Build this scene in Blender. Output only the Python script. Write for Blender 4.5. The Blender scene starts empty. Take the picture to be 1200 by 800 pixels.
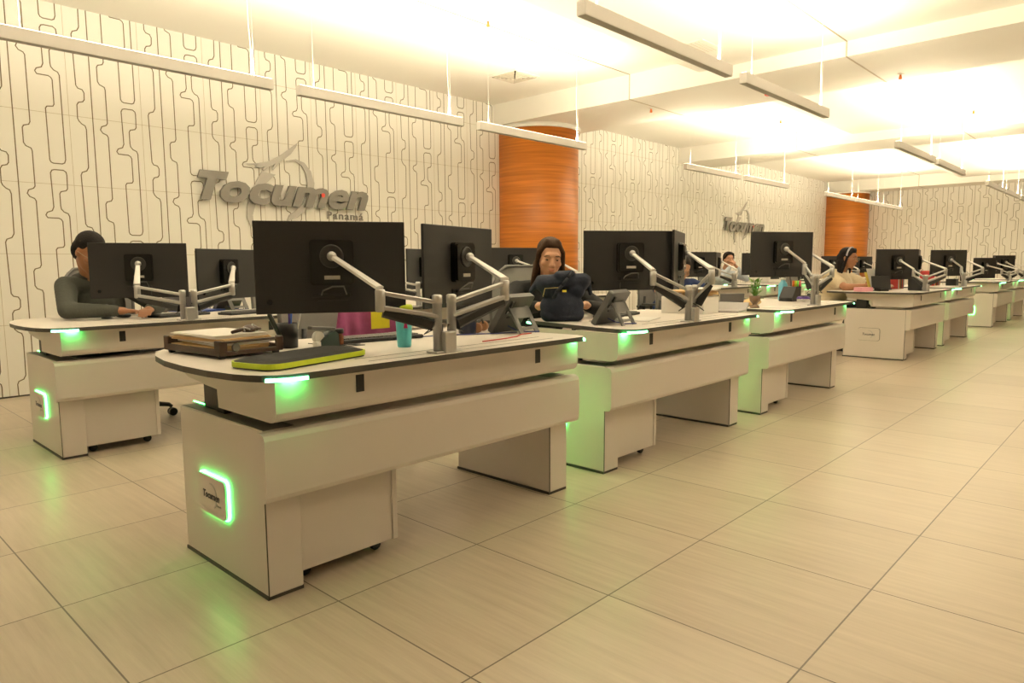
import bpy, bmesh, math, random
from mathutils import Vector, Matrix, Euler
random.seed(7)
SC = bpy.context.scene
PI = math.pi
# ------------------------------------------------------------------ camera, world, exposure
cam_d = bpy.data.cameras.new('camera'); cam = bpy.data.objects.new('camera', cam_d)
SC.collection.objects.link(cam); SC.camera = cam
cam_d.sensor_width = 36; cam_d.lens = 814.7 * 36 / 1200; cam_d.clip_start = .05; cam_d.clip_end = 100
yaw, pitch, roll = math.radians(43.142), math.radians(6.284), math.radians(-.354)
W_ = Vector((math.cos(yaw)*math.cos(pitch), math.sin(yaw)*math.cos(pitch), -math.sin(pitch)))
R_ = Vector((math.sin(yaw), -math.cos(yaw), 0)); U_ = R_.cross(W_)
R2 = R_*math.cos(roll) + U_*math.sin(roll); U2 = -R_*math.sin(roll) + U_*math.cos(roll)
cam.matrix_world = Matrix(((R2.x, U2.x, -W_.x, 0), (R2.y, U2.y, -W_.y, 0), (R2.z, U2.z, -W_.z, 1.04), (0, 0, 0, 1)))
w = bpy.data.worlds.new('world'); SC.world = w; w.use_nodes = True
w.node_tree.nodes['Background'].inputs[0].default_value = (1, .8, .55, 1)
w.node_tree.nodes['Background'].inputs[1].default_value = .05
SC.view_settings.view_transform = 'Standard'; SC.view_settings.look = 'None'
SC.view_settings.exposure = 0.34; SC.view_settings.gamma = 1; SC.view_settings.use_curve_mapping = False
SC.cycles.max_bounces = 10; SC.cycles.diffuse_bounces = 6; SC.cycles.use_denoising = True
SC.cycles.sample_clamp_indirect = 6
LAMP_POWER = 34.0          # watts of one pendant's upward strip
LAMP_COLOR = (1, .86, .61)
GREEN = (.07, 1, .17)

# ------------------------------------------------------------------ helpers
def link(o): SC.collection.objects.link(o); return o
_m = {}
def mat(name, col, rough=.5, metal=0, emit=0, ecol=None, noise=.0, nscale=40, bump=0, coat=0, alpha=1, spec=None, trans=0):
    if name in _m: return _m[name]
    m = bpy.data.materials.new(name); m.use_nodes = True; nt = m.node_tree; b = nt.nodes['Principled BSDF']
    b.inputs['Base Color'].default_value = (*col, 1); b.inputs['Roughness'].default_value = rough
    b.inputs['Metallic'].default_value = metal
    if coat: b.inputs['Coat Weight'].default_value = coat
    if trans: b.inputs['Transmission Weight'].default_value = trans
    if spec is not None: b.inputs['Specular IOR Level'].default_value = spec
    if emit:
        b.inputs['Emission Color'].default_value = (*(ecol or col), 1); b.inputs['Emission Strength'].default_value = emit
    if noise or bump:
        tc = nt.nodes.new('ShaderNodeTexCoord'); n = nt.nodes.new('ShaderNodeTexNoise')
        n.inputs['Scale'].default_value = nscale; n.inputs['Detail'].default_value = 3
        nt.links.new(tc.outputs['Object'], n.inputs['Vector'])
        if noise:
            mx = nt.nodes.new('ShaderNodeMix'); mx.data_type = 'RGBA'
            mx.inputs[6].default_value = (*[c*(1-noise) for c in col], 1); mx.inputs[7].default_value = (*[min(1, c*(1+noise)) for c in col], 1)
            nt.links.new(n.outputs['Fac'], mx.inputs[0]); nt.links.new(mx.outputs[2], b.inputs['Base Color'])
        if bump:
            bp = nt.nodes.new('ShaderNodeBump'); bp.inputs['Strength'].default_value = bump; bp.inputs['Distance'].default_value = .01
            nt.links.new(n.outputs['Fac'], bp.inputs['Height']); nt.links.new(bp.outputs['Normal'], b.inputs['Normal'])
    _m[name] = m; return m

class MB:
    """collects shapes into one mesh"""
    def __init__(s): s.bm = bmesh.new(); s.mi = 0
    def _tag(s, faces, smooth=False):
        for f in faces: f.material_index = s.mi; f.smooth = smooth
    def box(s, x0, x1, y0, y1, z0, z1, bev=0, seg=2, M=None):
        before = set(s.bm.faces)
        r = bmesh.ops.create_cube(s.bm, size=1); v = r['verts']
        for q in v: q.co = Vector(((x0+x1)/2 + q.co.x*(x1-x0), (y0+y1)/2 + q.co.y*(y1-y0), (z0+z1)/2 + q.co.z*(z1-z0)))
        if bev:
            es = list({e for q in v for e in q.link_edges})
            r2 = bmesh.ops.bevel(s.bm, geom=es, offset=bev, segments=seg, affect='EDGES', profile=.5)
        nf = [f for f in s.bm.faces if f not in before]
        if M: bmesh.ops.transform(s.bm, matrix=M, verts=list({q for f in nf for q in f.verts}))
        s._tag(nf, False); return s
    def prism(s, pts, h, M=None, smooth=False):
        """polygon pts (x,y) extruded z 0..h, placed by M"""
        M = M or Matrix()
        a = [s.bm.verts.new(M @ Vector((x, y, 0))) for x, y in pts]; b = [s.bm.verts.new(M @ Vector((x, y, h))) for x, y in pts]
        n = len(pts); fs = [s.bm.faces.new(a[::-1]), s.bm.faces.new(b)]
        sd = [s.bm.faces.new((a[i], a[(i+1) % n], b[(i+1) % n], b[i])) for i in range(n)]
        s._tag(fs); s._tag(sd, smooth); return s
    def tube(s, pts, r, n=10, smooth=True, caps=True):
        P = [Vector(p) for p in pts]; rad = r if isinstance(r, (list, tuple)) else [r]*len(P)
        rings = []; up = None
        for i, p in enumerate(P):
            d = (P[min(i+1, len(P)-1)] - P[max(i-1, 0)])
            if d.length < 1e-9: d = Vector((0, 0, 1))
            d.normalize()
            if up is None:
                up = Vector((0, 0, 1)) if abs(d.z) < .9 else Vector((1, 0, 0))
            e = d.cross(up)
            if e.length < 1e-4: e = d.cross(Vector((0, 1, 0)))
            e.normalize(); up = e.cross(d).normalized()
            rings.append([s.bm.verts.new(p + (e*math.cos(2*PI*k/n) + up*math.sin(2*PI*k/n))*rad[i]) for k in range(n)])
        fs = []
        for a, b in zip(rings, rings[1:]):
            for k in range(n): fs.append(s.bm.faces.new((a[k], a[(k+1) % n], b[(k+1) % n], b[k])))
        s._tag(fs, smooth)
        if caps: s._tag([s.bm.faces.new(rings[0]), s.bm.faces.new(rings[-1][::-1])])
        return s
    def lathe(s, prof, c=(0, 0, 0), n=24, M=None, smooth=True):
        rings = []; M = M or Matrix.Translation(c)
        for r, z in prof:
            rings.append([s.bm.verts.new(M @ Vector((r*math.cos(2*PI*k/n), r*math.sin(2*PI*k/n), z))) for k in range(n)])
        fs = []
        for a, b in zip(rings, rings[1:]):
            for k in range(n): fs.append(s.bm.faces.new((a[k], a[(k+1) % n], b[(k+1) % n], b[k])))
        s._tag(fs, smooth)
        s._tag([s.bm.faces.new(rings[0][::-1]), s.bm.faces.new(rings[-1])]); return s
    def ell(s, c, r, M=None, seg=16):
        T = Matrix.Translation(c) @ (M or Matrix()) @ Matrix.Diagonal((*r, 1))
        q = bmesh.ops.create_uvsphere(s.bm, u_segments=seg, v_segments=max(6, seg*2//3), radius=1, matrix=T)
        s._tag(list({f for v in q['verts'] for f in v.link_faces}), True); return s
    def quad(s, *p):
        f = s.bm.faces.new([s.bm.verts.new(q) for q in p]); s._tag([f]); return s
    def build(s, name, m, parent=None, loc=None, bevel=0):
        bmesh.ops.recalc_face_normals(s.bm, faces=s.bm.faces)
        me = bpy.data.meshes.new(name); s.bm.to_mesh(me); s.bm.free()
        for q in (m if isinstance(m, (list, tuple)) else [m]): me.materials.append(q)
        o = link(bpy.data.objects.new(name, me))
        if parent: o.parent = parent
        if loc: o.location = loc
        return o

def tag(o, label=None, cat=None, group=None, kind=None):
    if label: o['label'] = label
    if cat: o['category'] = cat
    if group: o['group'] = group
    if kind: o['kind'] = kind
    return o
def thing(name, label, cat, loc=(0, 0, 0), rz=0, group=None):
    o = link(bpy.data.objects.new(name, None)); o.empty_display_size = .1
    o.location = loc; o.rotation_euler = (0, 0, rz); return tag(o, label, cat, group)
def copy_tree(o, parent=None):
    c = o.copy(); link(c); c.parent = parent
    for ch in o.children: copy_tree(ch, c)
    return c
def dup(proto, loc, rz=0, label=None, group=None):
    c = copy_tree(proto); c.location = loc; c.rotation_euler = (0, 0, rz)
    if label: c['label'] = label
    if group: c['group'] = group
    return c
def X(deg): return Matrix.Rotation(math.radians(deg), 4, 'X')
def Y(deg): return Matrix.Rotation(math.radians(deg), 4, 'Y')
def Z(deg): return Matrix.Rotation(math.radians(deg), 4, 'Z')
def T(*a): return Matrix.Translation(a)
def arc(cx, cy, r, a0, a1, n): return [(cx+r*math.cos(math.radians(a0+(a1-a0)*i/n)), cy+r*math.sin(math.radians(a0+(a1-a0)*i/n))) for i in range(n+1)]
def rrect(x0, x1, y0, y1, r, n=4):
    return arc(x1-r, y1-r, r, 0, 90, n)+arc(x0+r, y1-r, r, 90, 180, n)+arc(x0+r, y0+r, r, 180, 270, n)+arc(x1-r, y0+r, r, 270, 360, n)
def text_mesh(body, size, depth, shear=0, bold=0, spacing=1):
    c = bpy.data.curves.new('txt', 'FONT'); c.body = body; c.size = size; c.extrude = depth/2; c.shear = shear; c.offset = bold; c.space_character = spacing
    c.resolution_u = 3
    o = bpy.data.objects.new('txt', c); link(o); bpy.context.view_layer.update()
    me = bpy.data.meshes.new_from_object(o.evaluated_get(bpy.context.evaluated_depsgraph_get()))
    bpy.data.objects.remove(o); bpy.data.curves.remove(c); return me
def text_obj(name, body, size, depth, m, parent, M, shear=0, bold=0, spacing=1, width=None, height=None):
    me = text_mesh(body, size, depth, shear, bold, spacing)
    xs = [v.co.x for v in me.vertices]; ys = [v.co.y for v in me.vertices]
    me.transform(T(-min(xs), -min(ys), 0))
    sx = width/(max(xs)-min(xs)) if width else 1; sy = height/(max(ys)-min(ys)) if height else sx
    me.transform(M @ Matrix.Diagonal((sx, sy, 1, 1)))
    me.materials.clear(); me.materials.append(m); me.name = name
    o = link(bpy.data.objects.new(name, me)); o.parent = parent; return o

# ------------------------------------------------------------------ materials
LAM = mat('white_laminate', (.66, .60, .55), .38, noise=.02, nscale=6)
LAM2 = mat('tabletop_laminate', (.74, .69, .64), .42, noise=.03, nscale=25)
EDGE = mat('dark_edge_band', (.055, .05, .042), .5, noise=.1)
BLACK = mat('black_plastic', (.012, .012, .012), .42, noise=.1)
SHELL = mat('monitor_shell', (.017, .016, .016), .48, noise=.12, nscale=120, bump=.05)
GLOSS = mat('gloss_black', (.006, .006, .007), .12, noise=.05)
SILVER = mat('arm_silver', (.52, .51, .50), .38, .75, noise=.04)
SILV2 = mat('arm_light', (.78, .77, .75), .42, .35, noise=.03)
GREY = mat('grey_plastic', (.115, .11, .105), .45, noise=.08)
MESHF = mat('mesh_fabric_grey', (.23, .22, .205), .85, noise=.15, nscale=400, bump=.3)
LED = mat('green_led', (.35, 1, .6), .4, emit=18, ecol=GREEN); LEDU = mat('green_led_under', (.35, 1, .6), .4, emit=42, ecol=GREEN)
LEDW = mat('green_led_bright', (.6, 1, .8), .4, emit=7, ecol=(.20, 1, .45))
PAPER = mat('paper', (.82, .80, .76), .7, noise=.02)
MANILA = mat('manila_card', (.72, .50, .25), .7, noise=.06)
BROWN = mat('brown_wood_tray', (.045, .022, .012), .4, noise=.25, nscale=30)
PAINT = mat('white_paint_ceiling', (.86, .84, .79), .75, noise=.01, nscale=3, bump=.01)
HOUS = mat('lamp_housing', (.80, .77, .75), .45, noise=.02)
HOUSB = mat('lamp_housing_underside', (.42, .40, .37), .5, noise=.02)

def floor_material():
    m = bpy.data.materials.new('floor_tiles'); m.use_nodes = True; nt = m.node_tree; N = nt.nodes; L = nt.links; b = N['Principled BSDF']
    tc = N.new('ShaderNodeTexCoord'); sp = N.new('ShaderNodeSeparateXYZ'); L.new(tc.outputs['Object'], sp.inputs[0])
    def M_(op, a, bb=None, c=None):
        n = N.new('ShaderNodeMath'); n.operation = op
        for i, v in enumerate((a, bb, c)):
            if v is None: continue
            if isinstance(v, (int, float)): n.inputs[i].default_value = v
            else: L.new(v, n.inputs[i])
        return n.outputs[0]
    s = .599; g = []; ids = []
    for ax, off in (('X', 1.137), ('Y', 1.216)):
        t = M_('DIVIDE', M_('SUBTRACT', sp.outputs[ax], off - 60*s), s)
        fr = M_('FRACT', t); ids.append(M_('FLOOR', t))
        g.append(M_('MULTIPLY', M_('MINIMUM', fr, M_('SUBTRACT', 1, fr)), s))
    d = M_('MINIMUM', M_('MULTIPLY', g[0], 1.0), g[1])
    grout = M_('LESS_THAN', d, .0024)
    cb = N.new('ShaderNodeCombineXYZ'); L.new(ids[0], cb.inputs[0]); L.new(ids[1], cb.inputs[1])
    wn = N.new('ShaderNodeTexWhiteNoise'); wn.noise_dimensions = '3D'; L.new(cb.outputs[0], wn.inputs[0])
    # grain running across the rows
    mp = N.new('ShaderNodeVectorMath'); mp.operation = 'MULTIPLY'; mp.inputs[1].default_value = (42, 2.2, 1); L.new(tc.outputs['Object'], mp.inputs[0])
    ad = N.new('ShaderNodeVectorMath'); ad.operation = 'ADD'; L.new(mp.outputs[0], ad.inputs[0])
    sc = N.new('ShaderNodeVectorMath'); sc.operation = 'SCALE'; L.new(wn.outputs['Color'], sc.inputs[0]); sc.inputs['Scale'].default_value = 30; L.new(sc.outputs[0], ad.inputs[1])
    n1 = N.new('ShaderNodeTexNoise'); n1.inputs['Scale'].default_value = 1; n1.inputs['Detail'].default_value = 6; n1.inputs['Roughness'].default_value = .65; L.new(ad.outputs[0], n1.inputs['Vector'])
    n2 = N.new('ShaderNodeTexNoise'); n2.inputs['Scale'].default_value = 1.6; n2.inputs['Detail'].default_value = 3; L.new(tc.outputs['Object'], n2.inputs['Vector'])
    f = M_('ADD', M_('MULTIPLY', n1.outputs['Fac'], .62), M_('MULTIPLY', n2.outputs['Fac'], .3)); f = M_('ADD', f, M_('MULTIPLY', wn.outputs['Value'], .12))
    cr = N.new('ShaderNodeValToRGB'); cr.color_ramp.elements[0].position = .25; cr.color_ramp.elements[1].position = .8
    cr.color_ramp.elements[0].color = (.37, .30, .225, 1); cr.color_ramp.elements[1].color = (.60, .515, .41, 1); L.new(f, cr.inputs[0])
    mx = N.new('ShaderNodeMix'); mx.data_type = 'RGBA'; L.new(grout, mx.inputs[0]); L.new(cr.outputs[0], mx.inputs[6]); mx.inputs[7].default_value = (.13, .10, .075, 1)
    L.new(mx.outputs[2], b.inputs['Base Color'])
    L.new(M_('ADD', M_('MULTIPLY', n1.outputs['Fac'], .16), .25), b.inputs['Roughness'])
    bp = N.new('ShaderNodeBump'); bp.inputs['Strength'].default_value = .25; bp.inputs['Distance'].default_value = .002
    L.new(M_('SUBTRACT', 1, grout), bp.inputs['Height']); L.new(bp.outputs[0], b.inputs['Normal'])
    return m
def wood_material():
    m = bpy.data.materials.new('column_wood'); m.use_nodes = True; nt = m.node_tree; N = nt.nodes; L = nt.links; b = N['Principled BSDF']
    tc = N.new('ShaderNodeTexCoord'); mp = N.new('ShaderNodeVectorMath'); mp.operation = 'MULTIPLY'; mp.inputs[1].default_value = (1.2, 1.2, 34); L.new(tc.outputs['Object'], mp.inputs[0])
    n = N.new('ShaderNodeTexNoise'); n.inputs['Scale'].default_value = 1; n.inputs['Detail'].default_value = 5; L.new(mp.outputs[0], n.inputs['Vector'])
    cr = N.new('ShaderNodeValToRGB'); cr.color_ramp.elements[0].position = .3; cr.color_ramp.elements[1].position = .72
    cr.color_ramp.elements[0].color = (.42, .125, .013, 1); cr.color_ramp.elements[1].color = (.68, .225, .030, 1); L.new(n.outputs['Fac'], cr.inputs[0])
    L.new(cr.outputs[0], b.inputs['Base Color']); b.inputs['Roughness'].default_value = .36
    return m
WALLM = mat('wall_panel', (.90, .88, .83), .6, noise=.015, nscale=2)
GROOVE = mat('wall_groove', (.20, .155, .095), .8, noise=.1)
JOINT = mat('wall_joint', (.55, .49, .38), .8, noise=.05)

# ------------------------------------------------------------------ room shell
WY = 6.733; FX = 20.3; XB = -3.2; YB = -4.5; ZH = 3.168; ZL = 3.03; ZB = 2.896
f = MB(); f.box(XB, FX, YB, WY, -.12, 0); tag(f.build('floor', floor_material()), kind='structure')
c = MB(); c.box(XB, FX, 3.715, WY, ZH, ZH+.2); c.box(XB, FX, YB, 3.715, ZL, ZH+.2)
c.mi = 1
for (yj, za) in ((4.575, ZH), (2.25, ZL)):
    for a, b_ in ((-3, 6.85), (8.1, 11.75), (12.75, 19.5)): c.box(a, b_, yj-.006, yj+.006, za-.004, za)
tag(c.build('ceiling', [PAINT, mat('ceiling_joint', (.30, .26, .20), .8, noise=.05)]), kind='structure')
for i, (a, b_) in enumerate(((6.85, 8.1), (11.75, 12.75), (19.5, 20.3))):
    t = MB(); t.box(a, b_, YB, WY, ZB, ZH+.1)
    t.mi = 1
    for yj in (4.575, 2.25):
        t.box(a-.003, a+.02, yj-.007, yj+.007, ZB-.003, ZL if yj < 3.7 else ZH); t.box(a, b_, yj-.007, yj+.007, ZB-.003, ZB+.02)
    tag(t.build('trim_%d' % (i+1), [PAINT, mat('beam_joint', (.52, .45, .36), .8, noise=.05)]), kind='structure')

def wall_lines():
    """the groove figure of one panel column: list of (points, closed); points (x,z), period .5657 x 1.1412"""
    P = 1.1412
    loop = [(-.063, .03), (-.065, .44), (-.054, .456), (-.012, .462), (-.003, .478), (-.003, .672), (-.012, .69), (-.030, .70), (-.108, .701), (-.120, .722), (-.108, .745),
            (-.072, .76), (-.060, .79), (-.065, 1.066), (-.054, 1.088), (-.035, 1.094), (.028, 1.094), (.047, 1.08), (.051, 1.055), (.049, .945), (.038, .928), (.0, .918), (-.010, .90),
            (-.010, .80), (-.006, .775), (.012, .752), (.04, .74), (.05, .715), (.051, .04), (.042, .013), (.025, .004), (-.038, .004), (-.055, .012)]
    Wl = [(-.180, 0), (-.180, .086), (-.186, .108), (-.222, .124), (-.235, .148), (-.235, .264), (-.225, .283), (-.190, .294), (-.180, .315), (-.180, .832), (-.19, .851), (-.221, .864), (-.237, .889), (-.226, .917), (-.191, .932), (-.180, .95), (-.180, P)]
    Vl = [(.217, 0), (.221, .306), (.213, .336), (.189, .349), (.170, .370), (.161, .392), (.163, .500), (.176, .523), (.208, .532), (.220, .55), (.222, .606), (.210, .630), (.178, .638), (.165, .66), (.157, 1.066), (.167, 1.09), (.201, 1.104), (.215, 1.13), (.217, P)]
    return [([(-.291, 0), (-.291, P)], False), (Wl, False), (loop, True), (Vl, False)], P
def pattern(mb, k0, k1, base, zmax, place, wid=.0039, lo=-1e9, hi=1e9, lift=.0015):
    lines, P = wall_lines()
    def seg(a, b):
        if max(a[1], b[1]) <= 0 or min(a[1], b[1]) >= zmax: return
        if min(a[0], b[0]) < lo or max(a[0], b[0]) > hi: return
        if a[1] > b[1]: a, b = b, a
        def cut(z): t = (z-a[1])/(b[1]-a[1]); return (a[0]+(b[0]-a[0])*t, z)
        A, B = a, b
        if a[1] < 0: A = cut(0)
        if b[1] > zmax: B = cut(zmax)
        dx, dz = B[0]-A[0], B[1]-A[1]; l = math.hypot(dx, dz)
        if l < 1e-5: return
        nx, nz = -dz/l*wid, dx/l*wid; ex, ez = dx/l*wid*.6, dz/l*wid*.6
        mb.quad(*[place(u, v, lift) for u, v in ((A[0]-ex+nx, A[1]-ez+nz), (A[0]-ex-nx, A[1]-ez-nz), (B[0]+ex-nx, B[1]+ez-nz), (B[0]+ex+nx, B[1]+ez+nz))])
    for k in range(k0, k1):
        xo = base + k*.5657; zo = (1.889 if k % 2 == 0 else 1.889-.5706) - 2*P
        for j in range(0, 4):
            for pts, closed in lines:
                q = [(x+xo, z+zo+j*P) for x, z in pts]
                if closed: q.append(q[0])
                for a, b in zip(q, q[1:]): seg(a, b)
wl = MB(); wl.box(XB, FX, WY, WY+.15, 0, ZH+.1)
wl.mi = 1; plc = lambda u, v, d: (u, WY-d, v); pattern(wl, -8, 34, 1.729, ZH, plc, lo=XB, hi=FX)
wl.mi = 2
for k in range(-8, 33):
    x = 1.829+k*.5657
    if XB < x < FX: wl.box(x-.0015, x+.0015, WY-.001, WY+.01, 0, ZH)
for z in (.583, 1.153, 1.724, 2.295, 2.866): wl.box(XB, FX, WY-.001, WY+.01, z-.0015, z+.0015)
tag(wl.build('wall_left', [WALLM, GROOVE, JOINT]), kind='structure')
wf = MB(); wf.box(FX, FX+.15, YB, WY, 0, ZH+.1)
wf.mi = 1; pattern(wf, -2, 21, .1, ZH, lambda u, v, d: (FX-d, WY-u, v), lo=0, hi=WY-YB)
wf.mi = 2
for k in range(0, 20): wf.box(FX-.001, FX+.01, WY-.2-k*.5657-.0015, WY-.2-k*.5657+.0015, 0, ZH)
tag(wf.build('wall_far', [WALLM, GROOVE, JOINT]), kind='structure')
b = MB(); b.box(XB-.15, XB, YB, WY, 0, ZH+.1); tag(b.build('wall_near', WALLM), kind='structure')
b = MB(); b.box(XB, FX, YB-.15, YB, 0, ZH+.1); tag(b.build('wall_right', WALLM), kind='structure')
b = MB(); b.box(XB, FX, WY-.006, WY, 0, .012); tag(b.build('baseboard_left', EDGE), kind='structure')

WOOD = wood_material()
for cx, cy, lab in ((7.48, 6.51, 'large round column clad in orange wood behind the second row of desks'), (19.93, 6.40, 'distant round column clad in orange wood at the far corner of the hall')):
    t = thing('wood_column', lab, 'column', (cx, cy, 0), group='round wood columns')
    m = MB(); m.lathe([(.575, 0), (.575, ZB-.055)], n=72); m.build('cladding', WOOD, t)
    m = MB(); m.lathe([(.60, ZB-.055), (.60, ZB-.001)], n=72); m.build('collar', PAINT, t)
    m = MB(); m.lathe([(.59, 0), (.59, .05)], n=72); m.build('plinth', EDGE, t)

# ------------------------------------------------------------------ pendant lamps
def make_pendant():
    t = thing('pendant_light', '', 'lamp', group='linear pendant lights')
    L_, wd, h = 1.6, .055, .07
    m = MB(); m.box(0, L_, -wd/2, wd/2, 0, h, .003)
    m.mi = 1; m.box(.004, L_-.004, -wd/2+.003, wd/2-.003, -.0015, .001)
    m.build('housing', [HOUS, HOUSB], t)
    m = MB(); m.box(.01, L_-.01, -wd/2+.008, wd/2-.008, h, h+.003)
    m.build('diffuser', mat('lamp_diffuser', (1, .9, .7), .5, emit=6, ecol=LAMP_COLOR), t)
    d = bpy.data.lights.new('strip_light', 'AREA'); d.shape = 'RECTANGLE'; d.size = L_-.04; d.size_y = .05; d.energy = LAMP_POWER; d.color = LAMP_COLOR
    o = link(bpy.data.objects.new('strip_light', d)); o.parent = t; o.location = (L_/2, 0, h+.008); o.rotation_euler = (PI, 0, 0)
    return t
def cable_pair(t, ztop):
    for k, x in enumerate((.13, 1.47)):
        m = MB(); m.tube([(x, 0, .07), (x, 0, ztop)], .0008, 6); m.build('suspension_wire', SILV2, t)
        m = MB(); m.lathe([(.02, ztop-.012), (.02, ztop)], (x, 0, 0), 14); m.build('ceiling_cup', SILV2, t)
    pts = [(1.45+.010*math.sin(i*.9)*max(0, 1-i/8), .004, .07+(ztop-.07)*i/10) for i in range(11)]
    m = MB(); m.tube(pts, .0024, 6); m.build('power_cord', mat('white_cord', (.8, .78, .74), .6, noise=.02), t)
places = []
for row, (y, zt, dx, nm) in enumerate(((4.656, ZH, 0, 'wall side row'), (2.20, ZL, .13, 'middle row'), (-.25, ZL, .1, 'camera side row'))):
    for i, x in enumerate((-.87, .93, 2.73, 4.54, 8.28, 10.04, 13.4, 15.1, 16.85)):
        places.append((x+dx-(.17 if row == 1 and i == 1 else 0), y, zt, nm, i)) if (row < 2 and not (row == 1 and i == 0)) or (row == 2 and i in (2, 3, 4)) else None
wordn = ['nearest', 'second nearest', 'third', 'fourth', 'fifth', 'sixth', 'seventh', 'eighth', 'farthest']
protoH = None; protos = {}
for x, y, zt, nm, i in places:
    if zt not in protos:
        p = make_pendant(); cable_pair(p, zt-2.265); protos[zt] = p; t = p; t.location = (x, y, 2.265)
    else: t = dup(protos[zt], (x, y, 2.265))
    t['label'] = 'white linear pendant light hanging from the ceiling, %s lamp of the %s' % (wordn[i], nm)

# sprinklers, detectors and vents
ORANGE = mat('orange_bulb', (.85, .22, .04), .35, noise=.05)
for i, (x, y, z, big, lab) in enumerate(((4.52, 4.50, ZH, 0, 'small sprinkler with orange bulb in the bright ceiling before the wood column'),
        (7.43, 4.65, ZB, 0, 'small sprinkler with orange bulb under the wide beam near the wood column'),
        (7.62, 3.29, ZB, 1, 'red and white detector under the wide beam behind the pendant light'),
        (7.86, 2.06, ZB, 0, 'small sprinkler with orange bulb under the wide beam at upper right'),
        (10.55, 4.36, ZH, 0, 'distant small sprinkler in the ceiling between the two beams'),
        (11.06, 2.0, ZL, 0, 'distant small sprinkler in the ceiling at far right'))):
    t = thing('ceiling_detector' if big else 'ceiling_sprinkler', lab, 'sprinkler' if not big else 'detector', (x, y, z))
    m = MB(); m.lathe([(.032, -.006), (.036, 0)] if not big else [(.04, -.02), (.05, 0)], n=20); m.build('flange', PAINT, t)
    m = MB(); m.lathe([(.006, -.05), (.016, -.046), (.014, -.03), (.008, -.006)] if not big else [(.03, -.045), (.045, -.035), (.045, -.02)], n=16); m.build('bulb', ORANGE if not big else mat('red_cover', (.85, .08, .03), .4, noise=.05), t)
def vent(x, y, z, s, lab, cone):
    t = thing('air_vent', lab, 'vent', (x, y, z))
    m = MB(); m.box(-s/2, s/2, -s/2, s/2, -.008, 0, .002); m.build('frame', PAINT, t)
    m = MB()
    if cone:
        for k in range(5):
            a = s/2*(.86-.17*k); z0 = -.010-.004*k
            for q in range(4):
                m.box(-a, a, a-.012, a, z0-.012, z0, M=Z(90*q)@Matrix())
    else:
        for k in range(9): m.box(-s*.42, s*.42, -.012, .002, -.02, -.017, M=T(0, -s*.38+k*s*.095, .006)@X(35))
    m.build('louvres', mat('vent_louvre', (.62, .57, .48), .6, noise=.05), t)  # slats in a darker cream than the frame
vent(5.99, 5.55, ZH, .41, 'square ceiling air diffuser in the bright bay near the wood column', True)
vent(6.06, 3.35, ZL, .39, 'louvred ceiling air grille behind the long overhead lamp', False)

# ------------------------------------------------------------------ wall signs
SGN = mat('sign_grey', (.25, .235, .215), .42, .3, noise=.04); SGN2 = mat('sign_silver', (.50, .475, .45), .4, .25, noise=.04)
def sign(x, z, lab, sc=1.0):
    t = thing('wall_sign', lab, 'sign', (x, WY, z)); MM = lambda dx, dz, dy: T(dx, -dy, dz) @ X(90)
    text_obj('lettering', 'T', .3, .03, SGN, t, MM(.024, .018, .045), shear=.32, bold=.02, width=.30, height=.275)
    text_obj('lettering', 'ocumen', .3, .03, SGN, t, MM(.235, .0, .045), shear=.30, bold=.011, spacing=1.0, width=1.70, height=.215)
    m = MB(); m.lathe([(.022, 0), (.022, .006)], M=T(1.35, -.060, .141)@X(90)); m.build('red_dot', mat('sign_red', (.75, .09, .06), .4, noise=.05), t)
    text_obj('small_lettering', 'Panam\u00e1', .1, .008, SGN, t, MM(1.42, -.105, .012), bold=.001, width=.47, height=.085, spacing=1.15)
    def flat(name, pts, dy, th=.012):
        mb = MB(); mb.prism(pts, th, M=T(0, -dy, 0) @ X(90)); return mb.build(name, SGN2, t)
    flat('wing', [(.518, .396), (.641, .413), (.756, .441), (.875, .502), (.961, .565), (1.092, .662), (1.073, .621), (1.008, .538), (.946, .488), (.885, .45), (.81, .361), (.795, .373), (.83, .423), (.765, .391), (.706, .343), (.684, .356), (.719, .387), (.661, .369), (.606, .376), (.64, .394)], .012)
    o_ = [(.957, .468), (1.067, .494), (1.165, .467), (1.237, .385), (1.273, .266), (1.257, .13), (1.196, .015), (1.066, -.103), (.936, -.152)]
    i_ = [(.964, .462), (1.054, .475), (1.127, .441), (1.173, .368), (1.194, .26), (1.175, .125), (1.121, .033), (1.057, -.026), (.968, -.085)]
    flat('swoosh', o_+i_[::-1], .010)
    o_ = [(.683, .335), (.609, .213), (.547, .083), (.513, -.023), (.507, -.128), (.543, -.221)]
    i_ = [(.832, .316), (.723, .222), (.649, .111), (.599, .003), (.566, -.104), (.577, -.209)]
    flat('swoosh', o_+i_[::-1], .010)
    return t
sign(2.814, 1.655, 'large grey raised wall lettering with swoosh, nearest sign above the monitors')
sign(13.53, 1.70, 'small distant wall sign with the same grey lettering, far along the patterned wall')

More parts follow.
